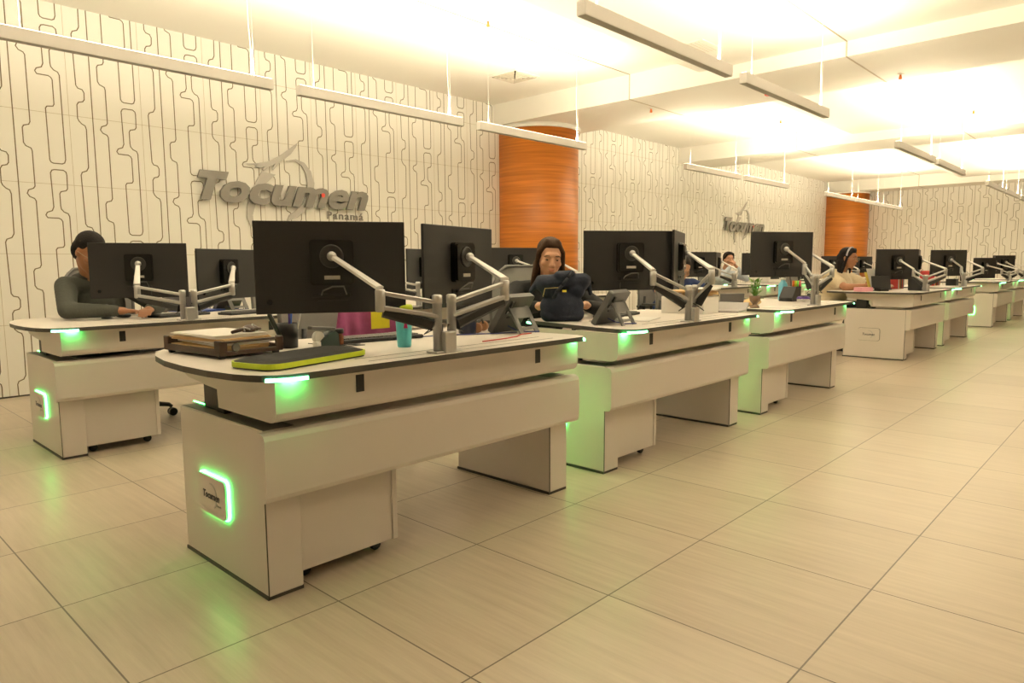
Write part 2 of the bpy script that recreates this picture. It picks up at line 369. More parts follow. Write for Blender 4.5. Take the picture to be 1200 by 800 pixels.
# ------------------------------------------------------------------ desks
FY = 1.972   # front leg face of the near row
RY = 4.304   # front leg face of the wall-side row
def make_desk(bulge=True, lit_left=True, badge=True, name='control_desk', right_lit=True):
    t = thing(name, '', 'desk')
    Wd = 1.48
    for i, x0 in enumerate((0, Wd-.12)):
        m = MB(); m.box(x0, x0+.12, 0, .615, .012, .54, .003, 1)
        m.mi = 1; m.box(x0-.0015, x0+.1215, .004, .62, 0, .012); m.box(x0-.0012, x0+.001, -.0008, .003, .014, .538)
        m.mi = 2; m.box(x0+.008, x0+.112, .008, .607, .5395, .541)  # inset on the white base top, its shade painted in as grey
        m.build('side_panel', [LAM, EDGE, mat('plinth_top_shade', (.17, .17, .155), .45, noise=.05)], t)
    m = MB(); prof = [(-.052, .345), (-.045, .33), (-.03, .325), (-.004, .325), (-.004, .54), (-.03, .54), (-.045, .535), (-.052, .52)]
    m.prism([(p[0], p[1]) for p in prof], Wd+.045, M=T(-.02, 0, 0) @ Matrix(((0, 0, 1, 0), (1, 0, 0, 0), (0, 1, 0, 0), (0, 0, 0, 1))))
    m.build('modesty_panel', LAM, t)
    m = MB(); m.box(.12, Wd-.12, .0, .10, .535, .5395); m.build('cable_shelf', LAM, t)
    # tub under the worktop
    px = Matrix(((0, 0, 1, 0), (1, 0, 0, 0), (0, 1, 0, 0), (0, 0, 0, 1)))
    front = [(-.062, .706), (-.062, .60), (-.057, .583), (-.045, .572), (-.025, .568), (.30, .568), (.30, .60), (.02, .60), (.02, .706)]
    m = MB(); m.prism(front, Wd-.03, M=T(.025, 0, 0) @ px)
    m.build('cable_tub', LAM, t)
    side = [(-.062, .706), (-.062, .60), (-.057, .583), (-.045, .572), (-.025, .568), (.33, .568), (.335, .63), (.42, .635), (.56, .648), (.60, .66), (.615, .69), (.615, .706)]
    for x0 in (.016, Wd-.012):
        m = MB(); m.prism(side, .012, M=T(x0, 0, 0) @ px); m.build('tub_end_plate', LAM, t)
    for x0 in (.30, 1.19):
        m = MB(); m.box(x0, x0+.032, -.0635, -.06, .628, .686, .001, 1); m.build('port_cover', BLACK, t)
    for x0 in (.045, Wd-.115):
        m = MB(); m.box(x0, x0+.07, .40, .51, .541, .70, .002, 1); m.build('lift_column', BLACK, t)
        m = MB(); m.box(x0-.01, x0+.08, .33, .39, .5415, .558, .004); m.build('lift_foot', BLACK, t)
    # worktop
    if bulge: left = [(.09, -.13), (.04, -.126), (.0, -.112), (-.035, -.082), (-.058, -.045), (-.078, .01), (-.098, .14), (-.105, .30), (-.095, .48), (-.065, .64), (-.02, .76), (.04, .83), (.12, .85), (.3, .83), (.5, .76)]
    else: left = [(.13, -.13), (.085, -.122), (.055, -.09), (.042, -.03), (.06, .10), (.10, .30), (.15, .52), (.175, .64), (.20, .69), (.26, .715)]
    right = [(1.20, .70), (1.36, .67), (1.41, .64), (1.43, .60), (1.44, .3), (1.47, .0), (1.475, -.06), (1.462, -.105), (1.43, -.13)]
    pts = left + [(.8, .70), (1.0, .695)] + right
    m = MB(); m.prism(pts, .02, M=T(0, 0, .706))
    for f_ in m.bm.faces:
        if abs(f_.normal.z) < .5: f_.material_index = 1
    m.bm.normal_update()
    for f_ in m.bm.faces: f_.material_index = 0 if abs(f_.normal.z) > .5 else 1
    m.build('worktop', [LAM2, EDGE], t)
    m = MB(); m.box(.35, 1.30, -.068, -.064, .7262, .7268); m.box(.35, 1.30, .012, .016, .7262, .7268); m.build('cable_slot', EDGE, t)
    # corner status lights
    def strip(path, n='status_light'):
        mb = MB()
        for a, b_ in zip(path, path[1:]):
            a = Vector((*a, 0)); b_ = Vector((*b_, 0)); d = (b_-a); l = d.length; ang = math.degrees(math.atan2(d.y, d.x))
            mb.box(0, l, -.004, .003, .7065, .7165, M=T(a.x, a.y, 0) @ Z(ang))
        return mb.build(n, LEDW, t)
    if lit_left:
        if bulge: strip([(-.030, -.094), (.0, -.116), (.04, -.130), (.085, -.134)])
        else: strip([(.052, -.092), (.083, -.126), (.13, -.134), (.16, -.134)]); strip([(.168, .62), (.198, .69)])
    if right_lit:
        strip([(1.435, -.134), (1.465, -.108), (1.479, -.06)])
    def led(x0, x1, y0, y1, z0, z1, n='under_light'):
        mb = MB(); mb.box(x0, x1, y0, y1, z0, z1); mb.build(n, LED if n == 'base_light' else LEDU, t)
    if lit_left: led(.04, .095, -.086, -.066, .702, .706); led(.063, .067, .51, .65, .541, .543, 'base_light')
    if right_lit: led(Wd-.05, Wd-.015, -.085, -.066, .702, .706)
    # badges
    for sd in ((0, 1) if badge else ()):
        yb0, yb1, zb0, zb1 = .245, .46, .196, .33
        if sd == 0: S_ = T(0, 0, 0) @ Matrix(((0, 0, -1, 0), (-1, 0, 0, 0), (0, 1, 0, 0), (0, 0, 0, 1)))
        else: S_ = T(Wd, 0, 0) @ Matrix(((0, 0, 1, 0), (1, 0, 0, 0), (0, 1, 0, 0), (0, 0, 0, 1)))
        sg = -1 if sd == 0 else 1
        y0, y1 = (sg*yb0, sg*yb1) if sg > 0 else (-yb1, -yb0)
        mb = MB(); mb.prism(rrect(y0, y1, zb0, zb1, .022), .008, M=S_ @ T(0, 0, .007)); bd = mb.build('badge', LAM, t)
        lit = lit_left if sd == 0 else right_lit
        if lit:
            mb = MB(); mb.prism(rrect(y0-.004, y1+.004, zb0-.004, zb1+.004, .024), .0055, M=S_ @ T(0, 0, .001)); mb.build('glow_ring', LED if sd == 0 else mat('green_led_side', (.5, 1, .5), .4, emit=34, ecol=(.30, 1, .22)), bd)
        else:
            mb = MB(); mb.prism(rrect(y0-.003, y1+.003, zb0-.003, zb1+.003, .024), .004, M=S_ @ T(0, 0, .001)); mb.build('spacer_shadow_rim', GREY, bd)  # grey rim wider than the badge paints in its shadow outline
        text_obj('lettering', 'Tocumen', .05, .001, mat('badge_ink', (.05, .05, .06), .5, noise=.05), bd, S_ @ T((y0+y1)/2-.062, (zb0+zb1)/2-.012, .0158), shear=.25, bold=.001, width=.125, height=.026)
        text_obj('small_lettering', 'Panam\u00e1', .02, .001, SGN2, bd, S_ @ T((y0+y1)/2+.04, (zb0+zb1)/2-.028, .0158), width=.034, height=.008)
        mb = MB(); o2 = arc(0, 0, .045, -60, 100, 12); i2 = arc(-.003, 0, .040, -60, 100, 12)
        mb.prism(o2+i2[::-1], .0008, M=S_ @ T((y0+y1)/2, (zb0+zb1)/2, .0152)); mb.build('emblem', SGN2, bd)
    return t
def make_pedestal():
    t = thing('mobile_pedestal', '', 'drawer unit', group='mobile pedestals under the desks')
    m = MB(); m.box(0, .385, 0, .40, .045, .49, .002, 1); m.build('body', LAM, t)
    m = MB(); m.box(.375, .397, -.006, .40, .045, .49, .002, 1); m.build('side_trim', LAM, t)
    for k, (z0, z1) in enumerate(((.05, .28), (.285, .385), (.39, .485))):
        m = MB(); m.box(.004, .370, .40, .416, z0, z1, .002, 1); dr = m.build('drawer', LAM, t)
        m = MB(); m.box(.10, .24, .416, .424, z1-.025, z1-.012, .002, 1); m.build('handle', SILVER, dr)
    for x in (.05, .34):
        for y in (.06, .34):
            m = MB(); m.lathe([(.019, -.011), (.0215, -.008), (.0215, .008), (.019, .011)], M=T(x, y, .0215) @ X(90), n=16); m.box(x-.012, x+.012, y-.014, y+.014, .030, .046); m.build('caster', BLACK, t)
    return t
dA = make_desk(True); dC = make_desk(False); dE = make_desk(True, lit_left=False)
ped = make_pedestal()
rows = [('near', FY, [(.99, dA, 'nearest desk with the document tray'), (2.77, dC, 'desk with the navy bag on it'), (4.61, dC, 'desk with the small plant'),
                      (8.19, dE, 'desk with the pink case'), (9.95, dC, 'desk behind the pink case desk'), (13.3, dA, 'far right desk beyond the aisle'), (15.1, dC, 'last desk of the near row')]),
        ('wall side', RY, [(1.02, dA, 'desk of the man in grey'), (2.77, dC, 'desk behind the nearest monitors'), (4.61, dC, 'desk behind the woman with the bag'),
                      (8.15, dE, 'desk below the distant wall sign'), (9.95, dC, 'desk beside the distant light blue shirt'), (13.3, dA, 'distant desk in the far corner'), (15.1, dC, 'farthest desk of the wall row')])]
used = set(); DESKS = {}
for rn, fy, lst in rows:
    for k, (x, pr_, what) in enumerate(lst):
        sh = what
        lab = 'white desk, %s, %s row' % (sh, rn)
        if pr_.name not in used: used.add(pr_.name); d = pr_; d.location = (x, fy, 0)
        else: d = dup(pr_, (x, fy, 0))
        d['label'] = lab; d['group'] = 'white control desks'
        plab = 'white drawer pedestal under the %s, %s row' % (sh, rn)
        if (rn, k) == ('near', 0): p = ped; p.location = (x+.123, fy+.03, 0)
        else: p = dup(ped, (x+.123, fy+.03, 0))
        p['label'] = plab

# ------------------------------------------------------------------ monitors and arms
def make_monitor():
    """origin at panel centre, back faces -Y"""
    t = thing('monitor', '', 'monitor')
    m = MB(); m.box(-.27, .27, .0, .012, -.168, .168, .002, 1)
    m.build('housing', SHELL, t)
    m = MB(); m.box(-.267, .267, .0118, .0135, -.160, .165); m.build('screen', GLOSS, t)
    m = MB(); m.prism(rrect(-.078, .078, -.085, .080, .014), .022, M=T(0, 0, .02) @ X(90))
    m.prism(rrect(-.070, .070, -.078, .073, .012), .008, M=T(0, -.022, .02) @ X(90)); v = m.build('mount_plate', mat('plate_black', (.005, .005, .005), .22, noise=.1), t)
    m = MB(); m.lathe([(.040, 0), (.043, .003), (.040, .006), (.036, .006), (.036, .002)], M=T(0, -.030, .04) @ X(90)); m.build('mount_ring', mat('mount_ring', (.035, .034, .033), .35, noise=.1), v)
    m = MB(); m.box(-.028, .028, -.0315, -.030, -.044, -.030); m.build('label_sticker', mat('silver_label', (.45, .42, .36), .5, noise=.1), v)
    m = MB(); m.box(-.075, .065, -.006, .002, -.112, -.094, .003, 1); m.box(-.05, -.02, -.016, 0, -.109, -.097); m.build('port_recess', BLACK, t)
    m = MB(); m.prism(rrect(-.055, .06, -.160, -.122, .006), .008, M=T(0, -.0, 0) @ X(90)); m.build('stand_socket', BLACK, t)
    m = MB(); m.lathe([(.010, 0), (.009, .003)], M=T(-.222, -.0005, -.125) @ X(90), n=16); m.build('round_button', GLOSS, t)
    m = MB(); m.tube([(-.04, -.012, -.103), (-.035, -.035, -.085), (.0, -.04, -.070), (.04, -.035, -.070), (.05, -.02, -.10)], .0028, 6); m.build('cable', GREY, t)
    return t
def make_arm(base, sides, pole_h=.17, lab='', zt=.726):
    """sides: list of (offset, elbow xyz, plate xyz)"""
    bx, by = base
    t = thing('double_monitor_stand', lab, 'monitor stand', (bx, by, zt), group='double monitor stands')
    m = MB(); m.box(-.065, .060, -.03, .03, 0, .008, .003); m.box(-.030, .022, -.040, -.004, 0, .078, .004); m.build('clamp', SILVER, t)
    for k, (off, el, plate) in enumerate(sides):
        o = Vector((off, 0, 0)); el = Vector(el)-Vector((bx, by, zt)); pl = Vector(plate)-Vector((bx, by, zt))
        m = MB(); m.lathe([(.017, 0), (.017, pole_h), (.0185, pole_h), (.0185, pole_h+.03), (.012, pole_h+.034)], (off, 0, .006), 18); pole = m.build('pole', SILVER, t)
        a = o + Vector((0, 0, pole_h)); d = el-a; dh = Vector((d.x, d.y, 0)).normalized()
        # parallel link: upper flat rod and lower heavy channel with dark cover
        def bar(p, q, w0, w1, h, M_, nm, par, round_=False):
            mb = MB(); p = Vector(p); q = Vector(q); ax = (q-p).normalized(); sd = ax.cross(Vector((0, 0, 1))).normalized(); up = sd.cross(ax)
            vs = []
            for c_, w_ in ((p, w0), (q, w1)):
                vs.append([mb.bm.verts.new(c_ + sd*x_*w_/2 + up*z_*h/2) for x_, z_ in ((-1, -.6), (-.6, -1), (.6, -1), (1, -.6), (1, .6), (.6, 1), (-.6, 1), (-1, .6))])
            for i in range(8): mb.bm.faces.new((vs[0][i], vs[0][(i+1) % 8], vs[1][(i+1) % 8], vs[1][i]))
            mb.bm.faces.new(vs[0]); mb.bm.faces.new(vs[1][::-1]); return mb.build(nm, M_, par)
        e2 = el - Vector((0, 0, .0))
        bar(a+Vector((0, 0, .012)), e2+Vector((0, 0, .022)), .024, .022, .016, SILVER, 'upper_link', t)
        lo = bar(a+Vector((0, 0, -.038)), e2+Vector((0, 0, -.030)), .034, .030, .018, SILVER, 'lower_link', t)
        bar(a+Vector((0, 0, -.068))+dh*.02, e2+Vector((0, 0, -.044))-dh*.01, .040, .022, .042, BLACK, 'link_cover', lo)
        m = MB(); m.lathe([(.014, -.045), (.018, -.04), (.018, .03), (.014, .034)], tuple(el), 16); m.build('elbow', SILVER, t)
        top = el+Vector((0, 0, .038)); back = pl
        bar(top, back, .036, .022, .016, SILV2, 'forearm', t)
        m = MB(); m.ell(tuple(back), (.018, .018, .018)); hd = (back-top); hd.z = 0; hd.normalize(); m.build('tilt_head', SILVER, t)
        m = MB(); q = [a+Vector((0, 0, -.06)), a+Vector((0, 0, -.10))+dh*.05, Vector((off*.4, -.004, .10)), Vector((off*.3, 0, .05))]
        m.tube(q, .003, 6); m.build('cable', BLACK, t)
    return t
mono = make_monitor(); mono_used = [False]
def monitor(x, y, z, yaw_, lab, group='monitors seen from behind'):
    if not mono_used[0]: mono_used[0] = True; o = mono; o.location = (x, y, z); o.rotation_euler = (0, 0, math.radians(yaw_))
    else: o = dup(mono, (x, y, z), math.radians(yaw_))
    o['label'] = lab; o['group'] = group; return o
def plate_of(x, y, z, yaw_, out=.047):
    a = math.radians(yaw_); return (x+math.sin(a)*out, y-math.cos(a)*out, z+.04)
def station(base, m1, e1, m2, e2, where, ph=.17):
    ss = []
    for k, (m_, e_) in enumerate(((m1, e1), (m2, e2))):
        if m_ is None: continue
        monitor(*m_, 'black monitor back, %s one on the %s' % (('left' if k == 0 else 'right'), where))
        ss.append(((-.034 if k == 0 else .034), e_, plate_of(*m_)))
    make_arm(base, ss, ph, 'silver double arm clamped to the %s' % where)
station((1.67, 1.90), (1.43, 2.25, 1.035, -31), (1.45, 1.985, .925), (2.03, 2.20, 1.035, 15), (1.95, 1.865, .948), 'nearest desk')
station((1.70, 4.22), (1.575, 4.62, 1.02, -25), (1.515, 4.50, .90), (2.16, 4.68, .99, 22), (1.99, 4.27, .905), "desk of the man in grey", .14)
station((3.44, 1.88), (3.36, 2.23, 1.06, -36), (3.29, 2.03, .968), (3.79, 2.155, 1.065, 23), (3.51, 1.80, .973), 'desk with the navy bag', .16)
station((5.33, 1.90), (5.22, 2.11, 1.105, -31), (5.30, 1.97, 1.0), (5.66, 2.12, 1.08, 17), (5.47, 1.83, .976), 'desk with the small plant', .19)
station((8.60, 1.90), (8.66, 2.20, 1.02, -36), (8.60, 2.02, .93), (9.22, 2.12, 1.02, 9), (9.03, 1.80, .93), 'desk with the pink case', .14)
station((10.55, 1.90), (10.47, 2.06, 1.03, -36), (10.55, 1.93, .94), (11.0, 2.02, 1.03, 7), (10.8, 1.74, .93), 'desk behind the pink case desk', .14)
station((14.1, 1.90), (13.7, 2.18, .94, -25), (13.95, 1.98, .88), (14.35, 2.15, .97, 6), (14.2, 1.80, .88), 'far right desk', .12)
station((15.8, 1.90), (15.55, 2.18, .99, -30), (15.7, 1.98, .88), (16.1, 2.18, .99, 8), (16.0, 1.85, .88), 'last desk of the near row', .12)
for x0, wh, z, y0 in ((2.77, 'wall row desk behind the nearest monitors', 1.01, 0), (4.61, 'wall row desk behind the woman', 1.04, .1), (8.15, 'wall row desk below the distant sign', 1.03, 0), (9.95, 'wall row desk by the light blue shirt', 1.03, 0), (13.3, 'distant corner desk', 1.0, 0), (15.1, 'farthest wall row desk', 1.0, 0)):
    station((x0+.70, RY-.09), (x0+.46, RY+.30+y0, z, -25), (x0+.56, RY+.05, z-.11), (x0+1.08, RY+.33+y0, z, 20), (x0+.92, RY-.02, z-.11), wh, .15)

# ------------------------------------------------------------------ office chairs
def make_chair(name='office_chair'):
    t = thing(name, '', 'chair', group='office chairs')   # sitter faces -Y, back at +Y
    m = MB(); m.lathe([(.02, .05), (.032, .06), (.035, .11), (.03, .12)], n=18); m.lathe([(.022, .10), (.022, .28), (.016, .29), (.016, .40)], n=18); m.build('gas_lift', BLACK, t)
    for k in range(5):
        a = math.radians(90+72*k+12); c_, s_ = math.cos(a), math.sin(a)
        m = MB(); m.tube([(c_*.02, s_*.02, .095), (c_*.15, s_*.15, .095), (c_*.29, s_*.29, .078), (c_*.31, s_*.31, .062)], [.024, .021, .015, .011], 10); lg = m.build('base_leg', BLACK, t)
        m = MB(); R = T(c_*.31, s_*.31, .028) @ Z(math.degrees(a)+30) @ X(90)
        m.lathe([(.022, -.026), (.028, -.022), (.028, -.006), (.012, -.004), (.012, .004), (.028, .006), (.028, .022), (.022, .026)], M=R, n=18); m.build('caster', BLACK, lg)
    m = MB(); m.box(-.09, .09, -.12, .12, .385, .42, .01); m.build('mechanism', BLACK, t)
    m = MB(); m.box(-.245, .245, -.25, .23, .42, .485, .03, 4); m.build('seat', mat('seat_fabric', (.05, .05, .052), .9, noise=.15, nscale=200, bump=.2), t)
    m = MB()
    n_ = 14; rows_ = []
    for j in range(n_+1):
        v = j/n_; z = .56+v*.47; hw = .235*(1-.28*max(0, v-.55)**2*6)*(.93+.07*math.sin(PI*v)); yb = .27+.05*v-.03*math.sin(PI*v)
        if v > .9: hw *= 1-(v-.9)*2.2
        rows_.append([(hw*u, yb-.045*(u*u-1)*-1*-1 + .0, z) for u in [i/8-1 for i in range(17)]])
    rows_ = [[(x, y_ - .04*(x/.235)**2, z) for x, y_, z in r] for r in rows_]
    vs = [[[m.bm.verts.new((x, y_+dy, z)) for x, y_, z in r] for r in rows_] for dy in (0, .006)]
    for s_ in (0, 1):
        for j in range(n_):
            for i in range(16): m.bm.faces.new((vs[s_][j][i], vs[s_][j][i+1], vs[s_][j+1][i+1], vs[s_][j+1][i]))
    m._tag(list(m.bm.faces), True); m.build('backrest_mesh', MESHF, t)
    edge = [r[0] for r in rows_] + rows_[-1][1:-1] + [r[-1] for r in rows_][::-1]
    m = MB(); m.tube([(x, y_+.004, z) for x, y_, z in edge], .011, 8); m.build('backrest_frame', GREY, t)
    m = MB(); m.tube([(0, .1, .40), (0, .27, .42), (0, .315, .52), (0, .30, .70)], [.02, .022, .02, .014], 10); m.tube([(-.2, .26, .60), (0, .305, .60), (.2, .26, .60)], .012, 8); m.build('back_support', BLACK, t)
    for s_ in (-1, 1):
        m = MB(); m.tube([(s_*.2, .06, .43), (s_*.29, .05, .45), (s_*.30, .03, .62)], .014, 8); m.box(s_*.30-.035, s_*.30+.035, -.12, .13, .62, .645, .01, 3); m.build('armrest', BLACK, t)
    return t
ch = make_chair()
chairs = [((2.06, 3.13), 14, 'grey mesh office chair behind the nearest desk with a magenta jacket on it'),
          ((1.62, 5.22), 10, 'office chair under the man in grey, its black casters showing below the desk'),
          ((3.40, 3.02), -38, 'office chair of the woman behind the navy bag'),
          ((3.02, 5.35), 20, 'empty grey mesh office chair at the wall row desk behind the nearest monitors'),
          ((3.62, 3.62), -25, 'empty grey mesh office chair standing left behind the woman with the bag'),
          ((5.75, 3.15), 5, 'grey mesh office chair at the desk with the small plant'),
          ((9.0, 3.22), 10, 'office chair under the woman in the cream shirt'),
          ((10.66, 5.35), 0, 'distant office chair under the person in light blue'),
          ((6.40, 3.75), 0, 'office chair under the person in navy')]
for i, ((x, y), a, lab) in enumerate(chairs):
    if i == 0: o = ch; o.location = (x, y, 0); o.rotation_euler = (0, 0, math.radians(a))
    else: o = dup(ch, (x, y, 0), math.radians(a))
    o['label'] = lab

# ------------------------------------------------------------------ people
def sculpt(name, prims, mt, parent, voxel=.006, smooth=4):
    mb = MB()
    for p in prims:
        if p[0] == 'c':      # tapered capsule
            _, a, b_, ra, rb = p; a = Vector(a); b_ = Vector(b_)
            mb.ell(tuple(a), (ra,)*3, seg=14); mb.ell(tuple(b_), (rb,)*3, seg=14); mb.tube([a, b_], [ra, rb], 14)
        else:
            _, c_, r_, *m_ = p; mb.ell(tuple(c_), r_, m_[0] if m_ else None, seg=20)
    o = mb.build(name, mt, None)
    r = o.modifiers.new('r', 'REMESH'); r.mode = 'VOXEL'; r.voxel_size = voxel; r.use_smooth_shade = True
    s_ = o.modifiers.new('s', 'SMOOTH'); s_.iterations = smooth; s_.factor = .5
    bpy.context.view_layer.update()
    me = bpy.data.meshes.new_from_object(o.evaluated_get(bpy.context.evaluated_depsgraph_get()))
    old = o.data; o.modifiers.clear(); o.data = me; me.name = name; bpy.data.meshes.remove(old)
    for p in me.polygons: p.use_smooth = True
    me.materials.clear(); me.materials.append(mt)
    o.parent = parent; return o
def hand_prims(wrist, elbow, s, curl=.5, palm_down=True, target=None):
    """palm, four fingers of unequal length and a thumb leaving the side of the palm; s = +1 / -1 for the thumb side"""
    w_ = Vector(wrist); d = (w_-Vector(elbow)).normalized()
    if target is not None: d = (Vector(target)-w_).normalized()
    up = Vector((0, 0, 1)) if palm_down else Vector((0, 1, 0))
    sd = d.cross(up).normalized(); up = sd.cross(d).normalized(); P = []
    pc = w_+d*.045
    P.append(('c', w_, w_+d*.03, .026, .024))
    for k in range(4):
        off = (k-1.5)*.020; P.append(('c', w_+d*.015+sd*off*.7, w_+d*.085+sd*off, .014, .0115))
        ln = (.062, .074, .070, .052)[k if s > 0 else 3-k]
        a = w_+d*.085+sd*off; dirr = (d - up*curl*.35 + sd*off*1.2).normalized(); b_ = a+dirr*ln*.42
        d2 = (d - up*curl*1.0).normalized(); c_ = b_+d2*ln*.33; d3 = (d-up*curl*1.8).normalized(); e_ = c_+d3*ln*.28
        P += [('c', a, b_, .0098, .0088), ('c', b_, c_, .0088, .0080), ('c', c_, e_, .0080, .0068)]
    t0 = w_+d*.025-sd*s*.022; t1 = t0+d*.030-sd*s*.028-up*.006; t2 = t1+d*.030-sd*s*.008-up*.008
    P += [('c', t0, t1, .0145, .0105), ('c', t1, t2, .0105, .0082)]
    return P
def person(label, loc, rz, skin, head=(0, -.26, 1.06), head_rot=(0, 0, 0), neck=(0, -.17, .91), sho=(.19, -.14, .86), elb=((.30, -.30, .74), (-.30, -.30, .74)),
           wri=((.12, -.52, .79), (-.12, -.52, .79)), hair='short', hair_col=(.012, .009, .008), top_col=(.05, .055, .055), sleeve='long', trousers=(.02, .022, .03), curl=.5, targets=(None, None), kn=-.40, ft=-.22,
           build=1.0, voxel=.006, extras=None):
    t = thing('person', label, 'person', loc, rz)
    SK = mat('skin_%d' % int(skin[0]*1000), skin, .5, noise=.05, nscale=30)
    hm = T(*head) @ Euler([math.radians(a) for a in head_rot], 'XYZ').to_matrix().to_4x4()
    def H(x, y, z): return tuple(hm @ Vector((x, y, z)))
    hr = hm.to_3x3().to_4x4()
    P = [('e', H(0, .018, .040), (.074, .092, .080), hr), ('e', H(0, -.010, -.015), (.066, .078, .085), hr), ('e', H(0, -.030, -.068), (.046, .050, .040), hr), ('e', H(0, -.055, -.098), (.022, .020, .015), hr),
         ('e', H(0, -.072, .032), (.050, .018, .018), hr), ('c', H(0, -.086, .014), H(0, -.104, -.022), .008, .012), ('e', H(-.012, -.093, -.026), (.008, .010, .007), hr), ('e', H(.012, -.093, -.026), (.008, .010, .007), hr),
         ('e', H(0, -.080, -.052), (.026, .014, .014), hr), ('e', H(-.040, -.058, -.020), (.024, .022, .022), hr), ('e', H(.040, -.058, -.020), (.024, .022, .022), hr),
         ('e', H(-.075, .008, -.004), (.009, .018, .030), hr), ('e', H(.075, .008, -.004), (.009, .018, .030), hr),
         ('c', H(0, .02, -.05), neck, .052, .055), ('c', neck, (0, neck[1]+.03, neck[2]-.1), .06, .09)]
    S = [(sho[0], sho[1], sho[2]), (-sho[0], sho[1], sho[2])]
    chest = (0, (neck[1]+0)*.75, (neck[2]+.5)/2+.05)
    P += [('e', chest, (.14*build, .09, .16)), ('e', (0, .0, .56), (.14*build, .10, .12)), ('c', (0, chest[1], chest[2]), (0, 0, .56), .11, .11)]
    for k in (0, 1):
        s_ = 1 if k == 0 else -1
        P += [('c', (0, sho[1], sho[2]), S[k], .05, .042), ('c', S[k], elb[k], .044*build, .036*build), ('c', elb[k], wri[k], .037*build, .024)]
        P += hand_prims(wri[k], elb[k], -s_, curl, target=targets[k])
        P += [('c', (s_*.09, 0, .53), (s_*.12, kn, .51), .07, .052), ('c', (s_*.12, kn, .50), (s_*.13, ft, .10), .048, .034)]
    body = sculpt('body', P, SK, t, voxel)
    # face details
    for s_ in (-1, 1):
        m = MB(); m.ell(H(s_*.031, -.0770, .0135), (.0150, .0105, .0060), hr, 12); m.build('eyelid', SK, t)
        m = MB(); m.ell(H(s_*.031, -.0765, .008), (.0115, .0090, .0050), hr, 12); e = m.build('eye', mat('eye_white', (.42, .37, .32), .25, noise=.02), t)
        m = MB(); m.ell(H(s_*.031, -.0840, .0060), (.0052, .003, .0042), hr, 10); m.build('iris', mat('iris_dark', (.02, .012, .008), .2, noise=.05), e)
        m = MB(); m.tube([H(s_*.050, -.074, .024), H(s_*.036, -.085, .0325), H(s_*.018, -.090, .0315)], [.0012, .0026, .0020], 8); m.build('eyebrow', mat('brow', (.035, .02, .012), .8, noise=.1), t)
    m = MB(); m.ell(H(0, -.0910, -.050), (.021, .005, .0035), hr, 12); m.ell(H(0, -.0900, -.058), (.018, .005, .0045), hr, 12); m.build('lips', mat('lips_%d' % int(skin[0]*1000), (skin[0]*.8, skin[1]*.55, skin[2]*.55), .4, noise=.05), t)
    # hair
    HC = mat('hair_%d' % int(hair_col[0]*1000), hair_col, .7, noise=.35, nscale=90, bump=.3, spec=.2)
    Hh = [('e', H(0, .030, .050), (.082, .092, .084), hr), ('e', H(0, .060, .0), (.076, .068, .085), hr)]
    if hair == 'short': pass
    else:
        Hh += [('e', H(0, -.005, .094), (.066, .066, .038), hr)]
        for s_ in (-1, 1):
            Hh += [('c', H(s_*.030, -.040, .112), H(s_*.074, -.030, .045), .019, .014), ('c', H(s_*.076, -.022, .045), H(s_*.083, .0, -.07), .014, .017)]
            if hair == 'long': Hh += [('c', H(s_*.084, .0, -.07), H(s_*.098, .005, -.17), .020, .013), ('c', H(s_*.05, .06, -.05), H(s_*.065, .05, -.20), .045, .024)]
        if hair == 'long': Hh += [('c', H(0, .075, .0), H(0, .085, -.2), .07, .045)]
        if hair == 'tied': Hh = Hh[:3] + [('e', H(0, .11, .02), (.04, .04, .04), hr)] + [('c', H(s2*.05, -.05, .092), H(s2*.080, .0, .02), .018, .014) for s2 in (-1, 1)]
    sculpt('hair', Hh, HC, t, voxel)
    # clothes
    TM = mat('top_%d_%d' % (int(top_col[0]*1000), int(top_col[2]*1000)), top_col, .85, noise=.12, nscale=60, bump=.25)
    C_ = [('e', chest, (.185*build, .125*build, .185)), ('e', (0, -.01, .57), (.175*build, .135*build, .13)), ('c', (0, chest[1], chest[2]), (0, 0, .58), .145*build, .145*build),
          ('c', (.0, sho[1]+.01, sho[2]+.0), (sho[0]*.9, sho[1], sho[2]), .075, .062), ('c', (.0, sho[1]+.01, sho[2]), (-sho[0]*.9, sho[1], sho[2]), .075, .062),
          ('c', (0, neck[1]+.02, neck[2]-.05), (0, neck[1]+.01, neck[2]-.015), .085, .068)]
    for k in (0, 1):
        e_, w2 = Vector(elb[k]), Vector(wri[k])
        if sleeve == 'long': C_ += [('c', S[k], e_, .064*build, .052*build), ('c', e_, w2+(e_-w2)*.06, .052*build, .036)]
        else: C_ += [('c', S[k], Vector(S[k]).lerp(e_, .62), .066*build, .060*build)]
    sculpt('shirt', C_, TM, t, voxel*1.2)
    TR = mat('trousers_%d' % int(trousers[2]*1000), trousers, .85, noise=.15, nscale=60, bump=.2)
    L_ = [('e', (0, .01, .53), (.175*build, .14, .11))]
    for s_ in (-1, 1): L_ += [('c', (s_*.09, 0, .53), (s_*.12, kn, .51), .088, .066), ('c', (s_*.12, kn, .505), (s_*.13, ft, .13), .066, .048)]
    sculpt('trousers', L_, TR, t, .01)
    for s_ in (-1, 1):
        sculpt('shoe', [('e', (s_*.135, ft-.07, .045), (.045, .10, .036)), ('c', (s_*.135, ft, .04), (s_*.135, ft-.14, .032), .040, .032), ('e', (s_*.132, ft-.01, .075), (.04, .05, .04))], BLACK, t, .008)
    if extras: extras(t, H, hr)
    return t
